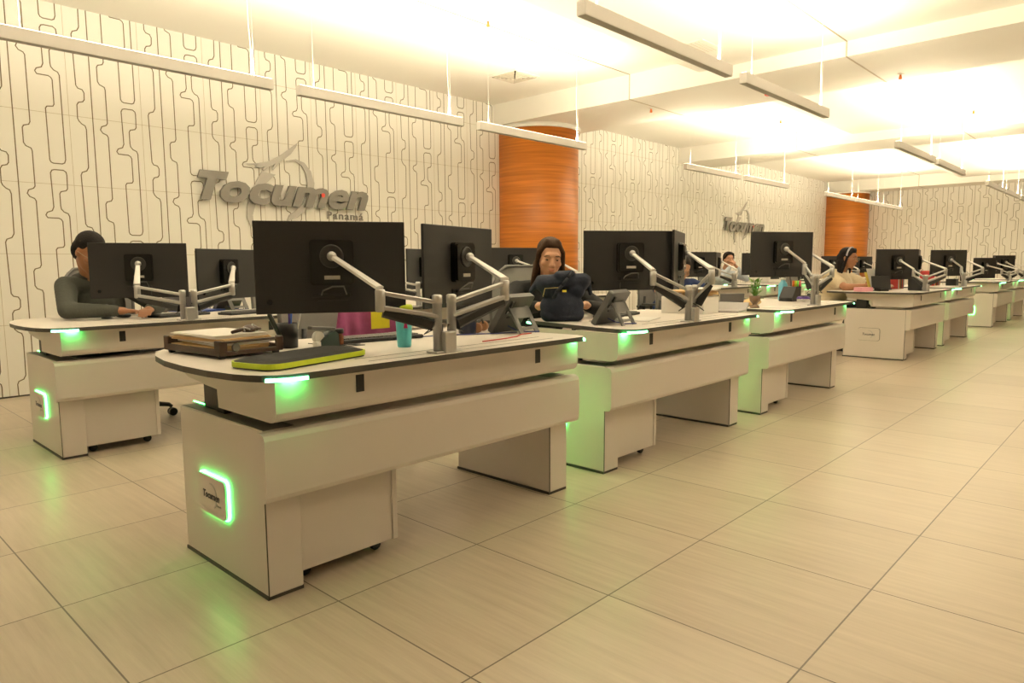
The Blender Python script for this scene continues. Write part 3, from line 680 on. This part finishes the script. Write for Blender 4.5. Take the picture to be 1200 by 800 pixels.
def glasses(t, H, hr):
    m = MB()
    for s_ in (-1, 1):
        m.tube([H(s_*.033+.021*math.cos(a*PI/8), -.102, .004+.015*math.sin(a*PI/8)) for a in range(17)], .0016, 6)
        m.tube([H(s_*.054, -.101, .008), H(s_*.079, -.06, .008), H(s_*.083, .0, .006)], .0016, 6)
    m.tube([H(-.012, -.103, .006), H(.012, -.103, .006)], .0016, 6); m.build('glasses', mat('wire_frame', (.35, .28, .16), .3, .8, noise=.05), t)
def collar(t, H, hr):
    glasses(t, H, hr)
    sculpt('jacket_hood', [('e', (-.02, -.17, .975), (.115, .085, .04)), ('e', (-.02, -.11, .955), (.11, .07, .05))], mat('jacket_hood', (.045, .045, .04), .9, noise=.1), t, .008)
def band(t, H, hr):
    glasses(t, H, hr)
    m = MB(); m.tube([H(.093*math.cos(a*PI/12), -.012+.0*a, .035+.098*math.sin(a*PI/12)) for a in range(13)], .010, 8); m.build('headband', mat('headband', (.42, .40, .45), .5, noise=.1), t)
person('man in dark grey hooded jacket and glasses bent over the desk by the patterned wall', (1.42, 5.17, 0), math.radians(4), (.34, .155, .075), head=(-.06, -.30, 1.125), head_rot=(30, 6, 16), neck=(-.03, -.20, .985),
       sho=(.17, -.19, .925), elb=((.30, -.36, .785), (-.235, -.38, .785)), wri=((.16, -.56, .775), (.0, -.50, .775)), kn=-.32, top_col=(.060, .064, .052), extras=collar, voxel=.007)
person('woman with long brown hair looking down behind the navy bag', (3.47, 3.02, 0), math.radians(-34), (.56, .30, .175), head=(0, -.30, 1.075), head_rot=(10, 3, -6), neck=(0, -.20, .93),
       sho=(.18, -.18, .88), elb=((.33, -.34, .755), (-.29, -.36, .76)), wri=((.15, -.56, .80), (-.15, -.56, .80)), hair='long', hair_col=(.050, .026, .014), top_col=(.010, .010, .011))
person('woman in cream shirt with headband and glasses working at the desk with the pink case', (8.78, 2.98, 0), math.radians(-8), (.34, .155, .08), head=(0, -.24, 1.09), head_rot=(8, 0, 0), neck=(0, -.15, .945), build=1.22,
       sho=(.19, -.12, .87), elb=((.32, -.34, .76), (-.30, -.36, .76)), wri=((.10, -.62, .78), (-.12, -.60, .78)), hair='long', hair_col=(.013, .010, .010), top_col=(.66, .56, .40), sleeve='short', extras=band, voxel=.009)
person('distant person in light blue shirt holding both hands to the mouth', (10.62, 5.28, 0), math.radians(-30), (.48, .25, .15), head=(0, -.20, 1.10), head_rot=(0, 0, -10), neck=(0, -.12, .94),
       elb=((.24, -.34, .80), (-.24, -.34, .80)), wri=((.07, -.33, .975), (-.07, -.33, .975)), targets=((.0, -.315, 1.06), (.0, -.315, 1.06)), hair='tied', hair_col=(.014, .010, .009), top_col=(.52, .58, .66), voxel=.010, curl=.6)
person('person in navy shirt bent low and mostly hidden by the steeply angled monitor', (6.42, 3.80, 0), math.radians(-35), (.46, .26, .16), head=(0, -.36, .99), head_rot=(40, 0, 0), neck=(0, -.26, .88),
       sho=(.18, -.22, .83), elb=((.28, -.42, .76), (-.28, -.42, .78)), wri=((.08, -.60, .78), (-.02, -.55, .80)), top_col=(.018, .04, .13), sleeve='short', voxel=.010)

# ------------------------------------------------------------------ things on the desks
ZT = .7265
def place(o, lab, cat, x, y, a=0, z=ZT, group=None):
    o.location = (x, y, z); o.rotation_euler = (0, 0, math.radians(a)); return tag(o, lab, cat, group)
def root(name, lab, cat, x, y, a=0, z=ZT, group=None): return thing(name, lab, cat, (x, y, z), math.radians(a), group)
def col(name, c, r=.5, **k): return mat(name, c, r, noise=.06, **k)
LIME = col('lime_rubber', (.52, .66, .02), .5); NAVY = mat('navy_cloth', (.014, .020, .040), .8, noise=.3, nscale=60, bump=.3)
# -- nearest desk
t = root('document_tray', 'dark brown document tray at the rounded end of the nearest desk', 'tray', 1.025, 2.315, 6)
m = MB(); m.box(0, .25, 0, .38, .010, .018, .002, 1); m.build('base', BROWN, t)
for nm, b_ in (('side', (0, .010, .0, .38, .014, .034)), ('side', (.24, .25, 0, .38, .014, .034)), ('back', (0, .25, .37, .38, .014, .055)), ('post', (0, .012, .0, .035, .014, .062)), ('post', (0, .012, .345, .38, .014, .062)), ('post', (.238, .25, .0, .035, .014, .062))):
    m = MB(); m.box(*b_, .003); m.build(nm, BROWN, t)
m = MB(); m.box(0, .25, 0, .008, .014, .026, .002); m.box(0, .03, 0, .008, .014, .060, .002); m.box(.22, .25, 0, .008, .014, .060, .002); m.box(0, .25, 0, .008, .052, .060, .002); m.build('front_lip', BROWN, t)
for x in (.02, .23):
    for y in (.02, .36): m = MB(); m.box(x-.01, x+.01, y-.01, y+.01, 0, .011, .002, 1); m.build('foot', BLACK, t)
m = MB(); m.lathe([(.016, 0), (.013, .006)], M=T(.06, -.001, .037) @ X(90)); m.build('handle', GREY, t)
for k, (dx, dy, th, a, mt, nm) in enumerate(((.02, .01, .018, 2, MANILA, 'paper_stack'), (.015, .03, .016, -3, PAPER, 'paper_stack'), (.03, .0, .010, 4, MANILA, 'folder'), (.01, .02, .012, -1, PAPER, 'paper_stack'))):
    z = ZT+.019+(0, .0185, .035, .0455)[k]; mb = MB()
    n_ = 4
    for q in range(n_): mb.box(random.uniform(-.004, .004), .20+random.uniform(-.004, .004), random.uniform(-.004, .004), .30+random.uniform(-.004, .004), q*th/n_, (q+.92)*th/n_, M=Z(random.uniform(-2, 2)))
    place(mb.build(nm, mt), ('manila card stack lowest in the document tray', 'white paper stack second from the bottom of the document tray', 'tan folder under the top papers of the document tray', 'white paper stack topmost on the document tray')[k], 'papers', 1.025+dx, 2.345+dy, 6+a*1.6, z)
t = root('binder_clips', 'dark metal clasp lying on the papers of the document tray', 'clip', 1.175, 2.42, 20, ZT+.0785)
m = MB(); m.tube([(-.07, 0, .004), (-.03, .0, .010), (.0, .0, .012), (.07, .0, .006)], [.006, .008, .006, .004], 8); m.build('lever', BROWN, t)
m = MB(); m.lathe([(.022, 0), (.026, .006), (.020, .016), (.010, .024)], (0.01, 0, .0), 16); m.lathe([(.012, 0), (.014, .010), (.006, .016)], (.05, .01, 0), 12); m.build('boss', BROWN, t)
m = MB(); m.tube([(-.03, -.02, .006), (-.045, -.03, .02), (-.02, -.035, .012)], .003, 6); m.tube([(.04, .02, .006), (.06, .03, .022), (.075, .015, .008)], .003, 6); m.build('wire_loop', SILVER, t)
t = root('laptop_sleeve', 'black laptop sleeve with lime green edge on the front of the nearest desk', 'laptop case', 1.195, 2.075, 14)
m = MB(); m.prism(rrect(-.222, .222, -.10, .10, .05, 8), .006, M=T(0, 0, .0)); m.build('underside', BLACK, t)
m = MB(); m.prism(rrect(-.225, .225, -.105, .105, .055, 8), .016, M=T(0, 0, .005)); m.build('rim', LIME, t)
m = MB(); o1 = rrect(-.221, .221, -.101, .101, .052, 8); o2 = rrect(-.20, .20, -.08, .08, .05, 8)
n_ = len(o1); a_ = [m.bm.verts.new((x, y, .0205)) for x, y in o1]; b_ = [m.bm.verts.new((x, y, .029)) for x, y in o2]
for i in range(n_): m.bm.faces.new((a_[i], a_[(i+1) % n_], b_[(i+1) % n_], b_[i]))
m.bm.faces.new(b_); m.bm.faces.new(a_[::-1]); m.build('top_cover', mat('sleeve_black', (.022, .022, .022), .85, noise=.15, nscale=200, bump=.2), t)
m = MB(); m.tube([(-.15, .099, .021), (.14, .099, .021)], .0022, 6); m.build('zip', LIME, t)
t = root('pen_cup', 'round black mesh pen cup behind the document tray', 'pen cup', 1.365, 2.47)
m = MB(); m.lathe([(.036, 0), (.040, .095), (.037, .095), (.033, .004)], n=24); m.build('cup', BLACK, t)
for k, (dx, dy, tx, ty, h, c_, r_, lab) in enumerate(((.01, .01, .025, .02, .155, (.02, .12, .55), .005, 'blue pen in the black pen cup'), (.0, -.012, -.01, -.02, .148, (.06, .03, .30), .0045, 'purple pen in the black pen cup'),
       (-.015, .01, -.05, .0, .15, (.6, .5, .65), .0045, 'pale pink pen in the black pen cup'), (-.018, -.008, -.07, -.02, .14, (.02, .03, .02), .009, 'thick dark green marker leaning out of the black pen cup'), (.016, -.01, .02, -.03, .15, (.7, .7, .7), .004, 'white pen in the black pen cup'))):
    m = MB(); m.tube([(0, 0, 0), (tx, ty, h*.9), (tx*1.06, ty*1.06, h)], [r_, r_, r_*.5], 8); place(m.build('pen', col('pen_%d' % k, c_, .35)), lab, 'pen', 1.365+dx, 2.47+dy, 0, ZT+.006)
t = root('tape_dispenser', 'dark green tape dispenser with long grey arm beside the pen cup', 'tape dispenser', 1.44, 2.36, 8)
m = MB(); m.prism([(-.02, 0), (.075, 0), (.07, .05), (.055, .062), (.02, .05), (-.02, .018)], .045, M=T(0, .022, 0) @ X(90)); m.build('body', col('dark_green_plastic', (.012, .03, .026), .4), t)
m = MB(); m.lathe([(.022, 0), (.022, .02)], M=T(-.01, .012, .042) @ X(90), n=22); m.build('tape_roll', PAPER, t)
m = MB(); m.box(-.06, .06, -.012, .012, .068, .082, .004, M=Y(6)); m.build('lever', GREY, t)
m = MB(); m.box(-.045, -.02, -.028, -.006, .0, .028, .002, 1); m.build('label_block', PAPER, t)
t = root('small_bottle', 'small clear bottle of brown liquid with black cap beside the tape dispenser', 'bottle', 1.548, 2.40)
m = MB(); m.lathe([(.016, 0), (.018, .004), (.018, .034), (.012, .042), (.012, .046)]); m.build('glass', mat('amber_liquid', (.22, .07, .03), .2, noise=.2), t)
m = MB(); m.lathe([(.019, .046), (.019, .064)]); m.build('cap', BLACK, t)
def keyboard(lab, x, y, a, L_=.44):
    t = root('keyboard', lab, 'keyboard', x, y, a, group='black keyboards')
    m = MB(); m.box(-L_/2, L_/2, -.068, .068, 0, .016, .005); m.build('case', BLACK, t)
    m = MB()
    for r in range(5):
        for c_ in range(int(L_/.0195)-1): m.box(-L_/2+.012+c_*.0195, -L_/2+.0285+c_*.0195, -.055+r*.022, -.036+r*.022, .016, .0215)
    m.build('keys', GREY, t); return t
keyboard('black keyboard in front of the magenta jacket on the nearest desk', 1.73, 2.44, -7)
t = root('tumbler', 'turquoise plastic tumbler with lime lid at the foot of the monitor stand', 'cup', 1.672, 2.14)
m = MB(); m.lathe([(.025, 0), (.027, .004), (.034, .142), (.031, .142), (.024, .006)], n=28); m.build('cup', col('turquoise_plastic', (.10, .50, .56), .35), t)
m = MB(); m.lathe([(.0355, .140), (.0355, .158), (.030, .164), (.010, .165)], n=28); m.build('lid', LIME, t)
m = MB(); m.prism([(-.008, -.01), (.008, -.01), (.005, .008), (-.005, .008)], .002, M=T(-.014, -.0275, .085) @ Z(-22) @ X(90)); m.build('sticker', col('pink_sticker', (.65, .02, .16)), t)
m = MB(); m.prism(arc(0, 0, .009, 0, 360, 10)[:-1], .002, M=T(-.013, -.0295, .108) @ Z(-22) @ X(90)); m.build('sticker', LIME, t)
t = root('mug', 'navy blue mug with open handle beside the right monitor of the nearest desk', 'mug', 2.187, 2.33)
m = MB(); m.lathe([(.036, 0), (.041, .004), (.043, .078), (.040, .078), (.037, .010)], n=28); m.tube([(-.040, 0, .064), (-.064, 0, .060), (-.068, 0, .036), (-.040, 0, .018)], .006, 8); m.build('body', col('navy_glaze', (.015, .022, .055), .25), t)
m = MB(); m.lathe([(.0385, .070), (.0385, .074)], n=28); m.build('drink', col('milky_coffee', (.45, .30, .17), .4), t)
def phone(lab, x, y, a):
    """desk phone: leaning slab facing local -Y, two-legged foot on the +Y side"""
    t = root('desk_phone', lab, 'phone', x, y, a, group='desk phones seen from behind')
    R = T(0, -.06, .008) @ X(-32)
    m = MB(); m.prism(rrect(-.105, .105, 0, .205, .014), .028, M=R @ X(90) @ T(0, 0, -.028)); m.build('body', mat('phone_grey', (.085, .083, .082), .42, noise=.08), t)
    m = MB(); m.box(-.095, -.045, -.008, .0, .02, .19, .004, M=R @ T(0, -.002, 0)); m.build('handset', BLACK, t)
    m = MB(); m.box(-.03, .09, -.0015, .0, .10, .18, M=R); m.build('display', GLOSS, t)
    m = MB(); m.box(-.08, .08, .028, .036, .115, .135, .002, 1, M=R); m.box(.055, .075, .028, .040, .15, .185, .002, 1, M=R); m.box(-.07, -.05, .028, .034, .09, .098, M=R); m.box(.03, .05, .028, .034, .09, .098, M=R); m.build('recess', BLACK, t)
    m = MB()
    for s_ in (-1, 1):
        m.box(s_*.062-.016, s_*.062+.016, -.0, .008, -.005, .135, .002, 1, M=T(0, .105, .0) @ X(28))
    m.box(-.078, .078, .0, .008, .075, .13, .002, 1, M=T(0, .105, 0) @ X(28)); m.box(-.078, .078, 0, .008, .018, .03, M=T(0, .105, 0) @ X(28)); m.build('foot', mat('phone_foot', (.17, .165, .16), .45, noise=.08), t)
    m = MB(); m.tube([(.02, .0, .03), (.03, .05, .014), (.0, .09, .006), (-.05, .13, .005)], .003, 6); m.build('cable', mat('blue_cable', (.02, .035, .22), .5, noise=.05), t)
    return t
phone('grey desk phone seen from behind on the right end of the nearest desk', 2.375, 2.235, 188)
phone('grey desk phone seen from behind on the desk with the navy bag', 3.03, 2.13, 188)
phone('grey desk phone at the right end of the desk of the man in grey', 2.30, 4.98, 195)
def cable(name, lab, pts, r, m_, z=ZT): mb = MB(); mb.tube([(x, y, z+r+.0005) for x, y in pts], r, 6); o = mb.build(name, m_); return tag(o, lab, 'cable')
cable('network_cable', 'blue network cable lying on the nearest desk towards the phone', [(1.80, 2.36), (1.95, 2.37), (2.10, 2.31), (2.25, 2.22), (2.36, 2.18)], .0026, mat('blue_cable', (.02, .035, .22), .5))
cable('network_cable', 'red cable along the front of the nearest desk ending at the phone', [(1.98, 2.02), (2.12, 2.03), (2.22, 2.05), (2.30, 2.10), (2.37, 2.10)], .0026, col('red_cable', (.5, .03, .02)))
cable('loose_cable', 'thin black cable looped in front of the keyboard on the nearest desk', [(1.48, 2.52), (1.50, 2.40), (1.56, 2.36), (1.60, 2.30), (1.54, 2.31), (1.52, 2.36), (1.62, 2.36)], .0018, BLACK)
t = root('headset', 'small black headset with tan ear pads between mug and phone', 'headset', 2.27, 2.33, 30)
m = MB(); m.tube([(.055*math.cos(a*PI/8), 0, .012+.055*math.sin(a*PI/8)) for a in range(9)], .005, 8); m.build('headband', BLACK, t)
for s_ in (-1, 1): m = MB(); m.lathe([(.020, -.012), (.024, -.006), (.024, .006), (.018, .012)], M=T(s_*.055, 0, .026) @ Y(90), n=18); m.build('ear_pad', col('tan_pad', (.35, .17, .08), .7), t)
m = MB(); m.box(-.09, .09, -.07, .07, .0, .11, .012, M=X(-35)); place(m.build('phone_dock', BLACK), 'small dark equipment box leaning beside the navy mug', 'equipment box', 2.34, 2.44, 30, ZT+.045)
# jacket and note on the chair of the nearest desk
def cloth(name, lab, W2, H2, m_, loc, a, folds=.012, drop=.02, lean=8, parent=None):
    mb = MB(); nx, nz = 26, 16; vs = []
    for s_ in (0, .008):
        vs.append([[mb.bm.verts.new((W2*(i/nx-.5), -.02*math.cos(i/nx*PI*2)-.03*(2*i/nx-1)**2 + folds*math.sin(i*.9+j*.25)*(1-j/nz*.5)+s_, -H2*(1-j/nz)-drop*math.sin(i/nx*PI)*(1-j/nz))) for i in range(nx+1)] for j in range(nz+1)])
    for q in (0, 1):
        for j in range(nz):
            for i in range(nx): mb.bm.faces.new((vs[q][j][i], vs[q][j][i+1], vs[q][j+1][i+1], vs[q][j+1][i]))
    for j in range(nz):
        for i in (0, nx): mb.bm.faces.new((vs[0][j][i], vs[0][j+1][i], vs[1][j+1][i], vs[1][j][i]))
    for i in range(nx):
        for j in (0, nz): mb.bm.faces.new((vs[0][j][i], vs[0][j][i+1], vs[1][j][i+1], vs[1][j][i]))
    mb._tag(list(mb.bm.faces), True); o = mb.build(name, m_); o.location = loc; o.rotation_euler = (math.radians(lean), 0, math.radians(a)); return tag(o, lab, 'clothing')
cloth('jacket', 'magenta jacket hanging over the chair of the nearest desk', .43, .28, mat('magenta_cloth', (.40, .085, .24), .85, noise=.2, nscale=30, bump=.2), (2.08, 2.955, .865), 5)
m = MB(); m.box(0, .105, 0, .002, 0, .085); place(m.build('sticky_note', col('yellow_note', (.80, .70, .03))), 'yellow sticky note on the magenta jacket', 'note', 2.05, 2.885, -6, .725)
# -- desk of the man in grey
t = root('webcam', 'small black webcam on its stand in front of the man in grey', 'webcam', 1.42, 4.76)
m = MB(); m.lathe([(.032, 0), (.032, .006), (.008, .012), (.008, .05)]); m.build('stand', BLACK, t); m = MB(); m.ell((0, 0, .065), (.026, .022, .022)); m.build('camera_head', GREY, t)
t = root('computer_mouse', 'black computer mouse beside the webcam', 'mouse', 1.52, 4.78, 20); m = MB(); m.ell((0, 0, .012), (.034, .055, .017)); m.build('shell', BLACK, t); m = MB(); m.tube([(0, .05, .012), (.02, .12, .004), (.12, .2, .003)], .002, 6); m.build('cable', GREY, t)
m = MB(); m.box(-.15, .15, -.105, .105, 0, .004); m.box(-.14, .15, -.10, .11, .004, .008, M=Z(7)); place(m.build('paper_stack', PAPER), 'loose white papers behind the keyboard of the man in grey', 'papers', 1.78, 4.86, 25)
keyboard('black keyboard beside the monitor stand on the desk of the man in grey', 1.80, 4.62, 15, .36)
keyboard('second black keyboard right of the monitor stand on the desk of the man in grey', 2.16, 4.48, 12, .30)
m = MB(); m.box(-.16, .16, -.11, .11, 0, .012, .002, 1); place(m.build('folder', col('blue_folder', (.03, .07, .33))), 'blue folder lying behind the papers of the man in grey', 'folder', 2.06, 4.98, 25)
m = MB(); m.box(-.15, .15, -.10, .10, 0, .006); place(m.build('paper_stack', PAPER), 'white papers near the phone at the right end of the grey jacket man\'s desk', 'papers', 2.36, 4.74, 12)
cloth('scarf', 'grey knitted cloth draped over the chair arm right of the man in grey', .26, .20, mat('grey_knit', (.20, .18, .16), .9, noise=.2, nscale=200, bump=.4), (1.93, 4.98, .87), 10)
# -- navy bag desk
bag = thing('tote_bag', 'navy cloth tote bag with yellow trimmed pocket standing in front of the long haired woman', 'bag', (3.005, 2.435, ZT), math.radians(-40))
sculpt('bag_body', [('e', (0, 0, .085), (.125, .062, .085)), ('c', (-.08, 0, .04), (.085, 0, .04), .042, .042), ('c', (-.07, 0, .17), (-.125, .015, .235), .050, .020), ('c', (.08, 0, .17), (.15, .02, .235), .050, .020),
                    ('c', (-.10, .0, .21), (.12, .0, .225), .050, .042), ('c', (-.12, .01, .235), (-.17, .015, .17), .022, .014), ('c', (.15, .02, .235), (.165, .015, .15), .018, .012), ('c', (-.02, -.02, .25), (.05, -.02, .262), .030, .022)], NAVY, bag, .006, 3)
m = MB(); pts = [(.055, -.03, .275), (.02, -.062, .24), (-.015, -.075, .20), (-.045, -.078, .165), (-.06, -.072, .13)]
for a, b_ in zip(pts, pts[1:]):
    m.bm.faces.new([m.bm.verts.new(Vector(p)+Vector(d)) for p, d in ((a, (-.012, 0, -.004)), (a, (.012, -.004, .004)), (b_, (.012, -.004, .004)), (b_, (-.012, 0, -.004)))])
    m.tube([a, b_], .009, 8)
m.build('strap', mat('navy_strap', (.008, .010, .02), .8, noise=.2), bag)
m = MB(); m.tube([(-.115, -.050, .14), (-.105, -.058, .185), (-.02, -.066, .19)], .0018, 6); m.build('pocket_trim', col('yellow_trim', (.62, .48, .16)), bag)
m = MB(); m.box(-.012, .010, -.076, -.073, .165, .176); m.build('tag_label', col('yellow_label', (.80, .62, .05)), bag)
keyboard('black keyboard lying at the back of the desk with the navy bag', 3.52, 2.42, 12, .42)
m = MB(); m.prism(rrect(-.11, .11, -.09, .09, .01), .003); place(m.build('mouse_pad', GREY), 'dark mouse pad between phone and keyboard on the navy bag desk', 'mouse pad', 3.22, 2.25, 10)
m = MB(); m.box(-.105, .105, -.15, .15, 0, .003); place(m.build('paper_stack', PAPER), 'white sheets lying beside the mouse pad on the navy bag desk', 'papers', 3.40, 2.20, -70)
t = root('document_box', 'white box file standing at the right end of the navy bag desk', 'box', 4.06, 2.24, 0)
m = MB(); m.box(-.10, .10, -.16, .14, 0, .105, .002, 1); m.build('shell', PAPER, t); m = MB(); m.box(.1005, .104, -.14, .12, .01, .095); m.build('open_side', GREY, t)
for k, (dx, dy, a, lab) in enumerate(((-.02, .0, 10, 'tan folder lowest on the white box file'), (.10, -.02, 28, 'tan folder sticking out to the right of the white box file'), (.02, .02, -8, 'tan folder topmost on the white box file'))):
    m = MB()
    for q in range(3): m.box(-.14, .14, -.11, .11, q*.004, q*.004+.003, M=Z(random.uniform(-4, 4)))
    place(m.build('folder', MANILA), lab, 'folder', 4.08+dx, 2.24+dy, a, ZT+.106+k*.013, 'folders on the white box')
m = MB(); m.box(-.14, .14, -.10, .10, 0, .010, .001, 1); place(m.build('paper_stack', PAPER), 'white papers on the tan folders of the box file', 'papers', 4.17, 2.20, 20, ZT+.146)
m = MB()
pr2 = [(-.10, 0), (.10, 0), (.16, .05), (.15, .055), (.09, .010), (-.10, .010)]
m.prism(pr2, .22, M=T(0, .11, 0) @ X(90)); place(m.build('paper_bag', col('grey_folder', (.36, .34, .33))), 'crumpled grey plastic folder between the two desks beside the box file', 'folder', 4.30, 2.10, 10, ZT)
# -- desk with the small plant
t = root('potted_plant', 'small leafy plant in a brown glass goblet pot', 'plant', 4.79, 2.12)
m = MB(); m.lathe([(.034, 0), (.030, .012), (.014, .022), (.020, .032), (.036, .05), (.040, .085), (.036, .085), (.030, .05)], n=24); m.build('pot', mat('brown_glass', (.16, .09, .045), .2, noise=.2), t)
m = MB()
for k in range(60):
    a = random.uniform(0, 2*PI); rr = random.uniform(.005, .055); h = random.uniform(.02, .125); c_ = Vector((rr*math.cos(a), rr*math.sin(a), .08+h)); d = Vector((math.cos(a), math.sin(a), random.uniform(.2, 1.2))).normalized(); s_ = d.cross(Vector((0, 0, 1))).normalized()
    l_ = random.uniform(.012, .024); m.bm.faces.new([m.bm.verts.new(c_+v) for v in (-d*l_, s_*l_*.45, d*l_, -s_*l_*.45)])
    m.tube([(0, 0, .075), tuple(c_*.5+Vector((0, 0, .04))), tuple(c_)], .0012, 5)
m.build('leaves', mat('leaf_green', (.12, .26, .035), .55, noise=.4), t)
m = MB(); m.box(-.13, .13, -.10, .10, 0, .003); place(m.build('paper_stack', PAPER), 'white paper sheets beside the plant pot at the front of its desk', 'papers', 4.95, 2.00, 8)
m = MB(); m.ell((0, 0, .028), (.11, .06, .028)); m.ell((.06, .01, .026), (.07, .05, .026)); place(m.build('paper_bag', MANILA), 'crumpled tan paper bag right of the small plant', 'paper bag', 5.02, 2.24, 10)
t = root('drink_bottle', 'light blue bottle behind the desk organizer', 'bottle', 5.93, 2.38); m = MB(); m.lathe([(.036, 0), (.038, .005), (.038, .13), (.028, .15), (.018, .16), (.018, .17)]); m.build('bottle_body', col('pale_blue_plastic', (.14, .44, .60), .3), t); m = MB(); m.lathe([(.020, .17), (.020, .19)]); m.build('cap', PAPER, t)
t = root('desk_organizer', 'black desk organizer with upright highlighters beside the monitor stand', 'organizer', 5.80, 2.27, -10)
m = MB(); m.prism([(-.06, 0), (.07, 0), (.07, .12), (.0, .12), (-.06, .03)], .12, M=T(0, .06, 0) @ X(90)); m.build('body', BLACK, t)
for k, (nm, c_) in enumerate((('orange', (.9, .22, .03)), ('yellow', (.75, .85, .05)), ('green', (.2, .75, .1)), ('pink', (.85, .15, .2)))):
    m = MB(); m.tube([(0, 0, 0), (0, 0, .05)], .009, 10); place(m.build('highlighter', col('hl_'+nm, c_)), '%s highlighter standing in the black desk organizer' % nm, 'highlighter', 5.80+.02+.015*k, 2.25-.012*k, 0, ZT+.119)
t = root('cable_coil', 'tangled white and purple cable coil in front of the desk organizer', 'cable', 5.66, 2.10)
for q, c_ in ((0, PAPER), (1, col('violet_cable', (.12, .06, .30)))):
    m = MB(); m.tube([((.05-.006*q+.012*math.sin(i*2.3))*math.cos(i*.62+q), (.045+.01*math.cos(i*1.7))*math.sin(i*.62+q), .006+.018*abs(math.sin(i*.8+q))+.02*q) for i in range(34)], .0045, 6); m.build('strand', c_, t)
t = root('laptop', 'black laptop with upright lid behind the small plant', 'laptop', 5.30, 2.54, -40); m = MB(); m.box(-.10, .10, -.008, .008, 0, .075, .003, M=X(12)); m.build('lid', GREY, t); m = MB(); m.box(-.10, .10, -.012, .14, 0, .012, .003); m.build('base', BLACK, t)
# -- desk with the pink case
m = MB(); m.prism(rrect(-.10, .10, -.06, .06, .03), .045); o = m.build('zip_case', col('pink_case', (.78, .36, .44), .6)); place(o, 'soft pink zip case at the left end of the desk', 'case', 8.25, 2.42, -20)
t = root('document_holder', 'standing clear holder with white and yellow sheets in front of the woman in cream', 'paper holder', 8.56, 2.36, -15)
m = MB(); m.box(-.11, .11, 0, .003, 0, .26, M=X(-18)); m.build('sheet', PAPER, t); m = MB(); m.box(-.16, -.02, .004, .006, .02, .22, M=X(-18)); m.build('yellow_sheet', col('yellow_sheet', (.80, .62, .10)), t); m = MB(); m.box(-.12, .12, -.02, .08, 0, .01, .002, 1); m.build('foot', GREY, t)
t = root('small_screen', 'small black tilted screen on the pink case desk', 'screen', 8.42, 2.28, -40); m = MB(); m.box(-.11, .11, -.006, .006, .03, .17, .003, M=X(-12)); m.build('panel', BLACK, t); m = MB(); m.box(-.05, .05, -.05, .06, 0, .03, .003); m.build('foot', BLACK, t)
t = root('mini_computer', 'small black computer box below the monitor stand of the pink case desk', 'computer', 8.86, 2.05, 0); m = MB(); m.box(-.05, .05, -.07, .07, 0, .13, .004); m.build('case', BLACK, t); m = MB(); m.box(-.03, .03, -.071, -.0705, .02, .035); m.build('label', PAPER, t)
keyboard('black keyboard under the hands of the woman in cream', 8.72, 2.40, -8, .40)
bc = [(.55, .05, .05), (.75, .70, .62), (.70, .25, .06), (.05, .10, .08), (.60, .12, .10), (.35, .36, .40), (.75, .42, .12)]; bn = ['dark red', 'cream', 'orange', 'dark green', 'red', 'grey', 'amber']
for x0, y0, wh, nb in ((9.13, 2.30, 'pink case desk', 6), (10.66, 2.25, 'desk behind the pink case desk', 7)):
    for k in range(nb):
        m = MB(); th = .022; m.box(0, th, 0, .17, 0, .20, .001, 1, M=Y(-14)); o = m.build('binder', col('binder_%d' % k, bc[k]))
        place(o, '%s upright binder leaning in the row on the %s' % (bn[k], wh), 'binder', x0+k*.031, y0-.005*k, 10, ZT+.003, 'binders on the far desks')
m = MB(); m.box(-.08, .08, -.06, .06, 0, .09, .004); place(m.build('equipment_box', BLACK), 'small black box beside the binders on the desk behind the pink case desk', 'box', 10.95, 2.10, 0)
m = MB(); m.box(-.13, .13, -.10, .10, 0, .008); place(m.build('paper_stack', PAPER), 'white papers at the right end of the desk behind the pink case desk', 'papers', 11.15, 2.10, 5)
t = root('printer', 'white printer at the wall row desk beside the distant light blue shirt', 'printer', 11.15, 4.75, -10); m = MB(); m.box(-.17, .17, -.15, .15, 0, .20, .02); m.build('body', PAPER, t); m = MB(); m.box(-.12, .12, -.152, -.149, .06, .12); m.build('paper_slot', BLACK, t)
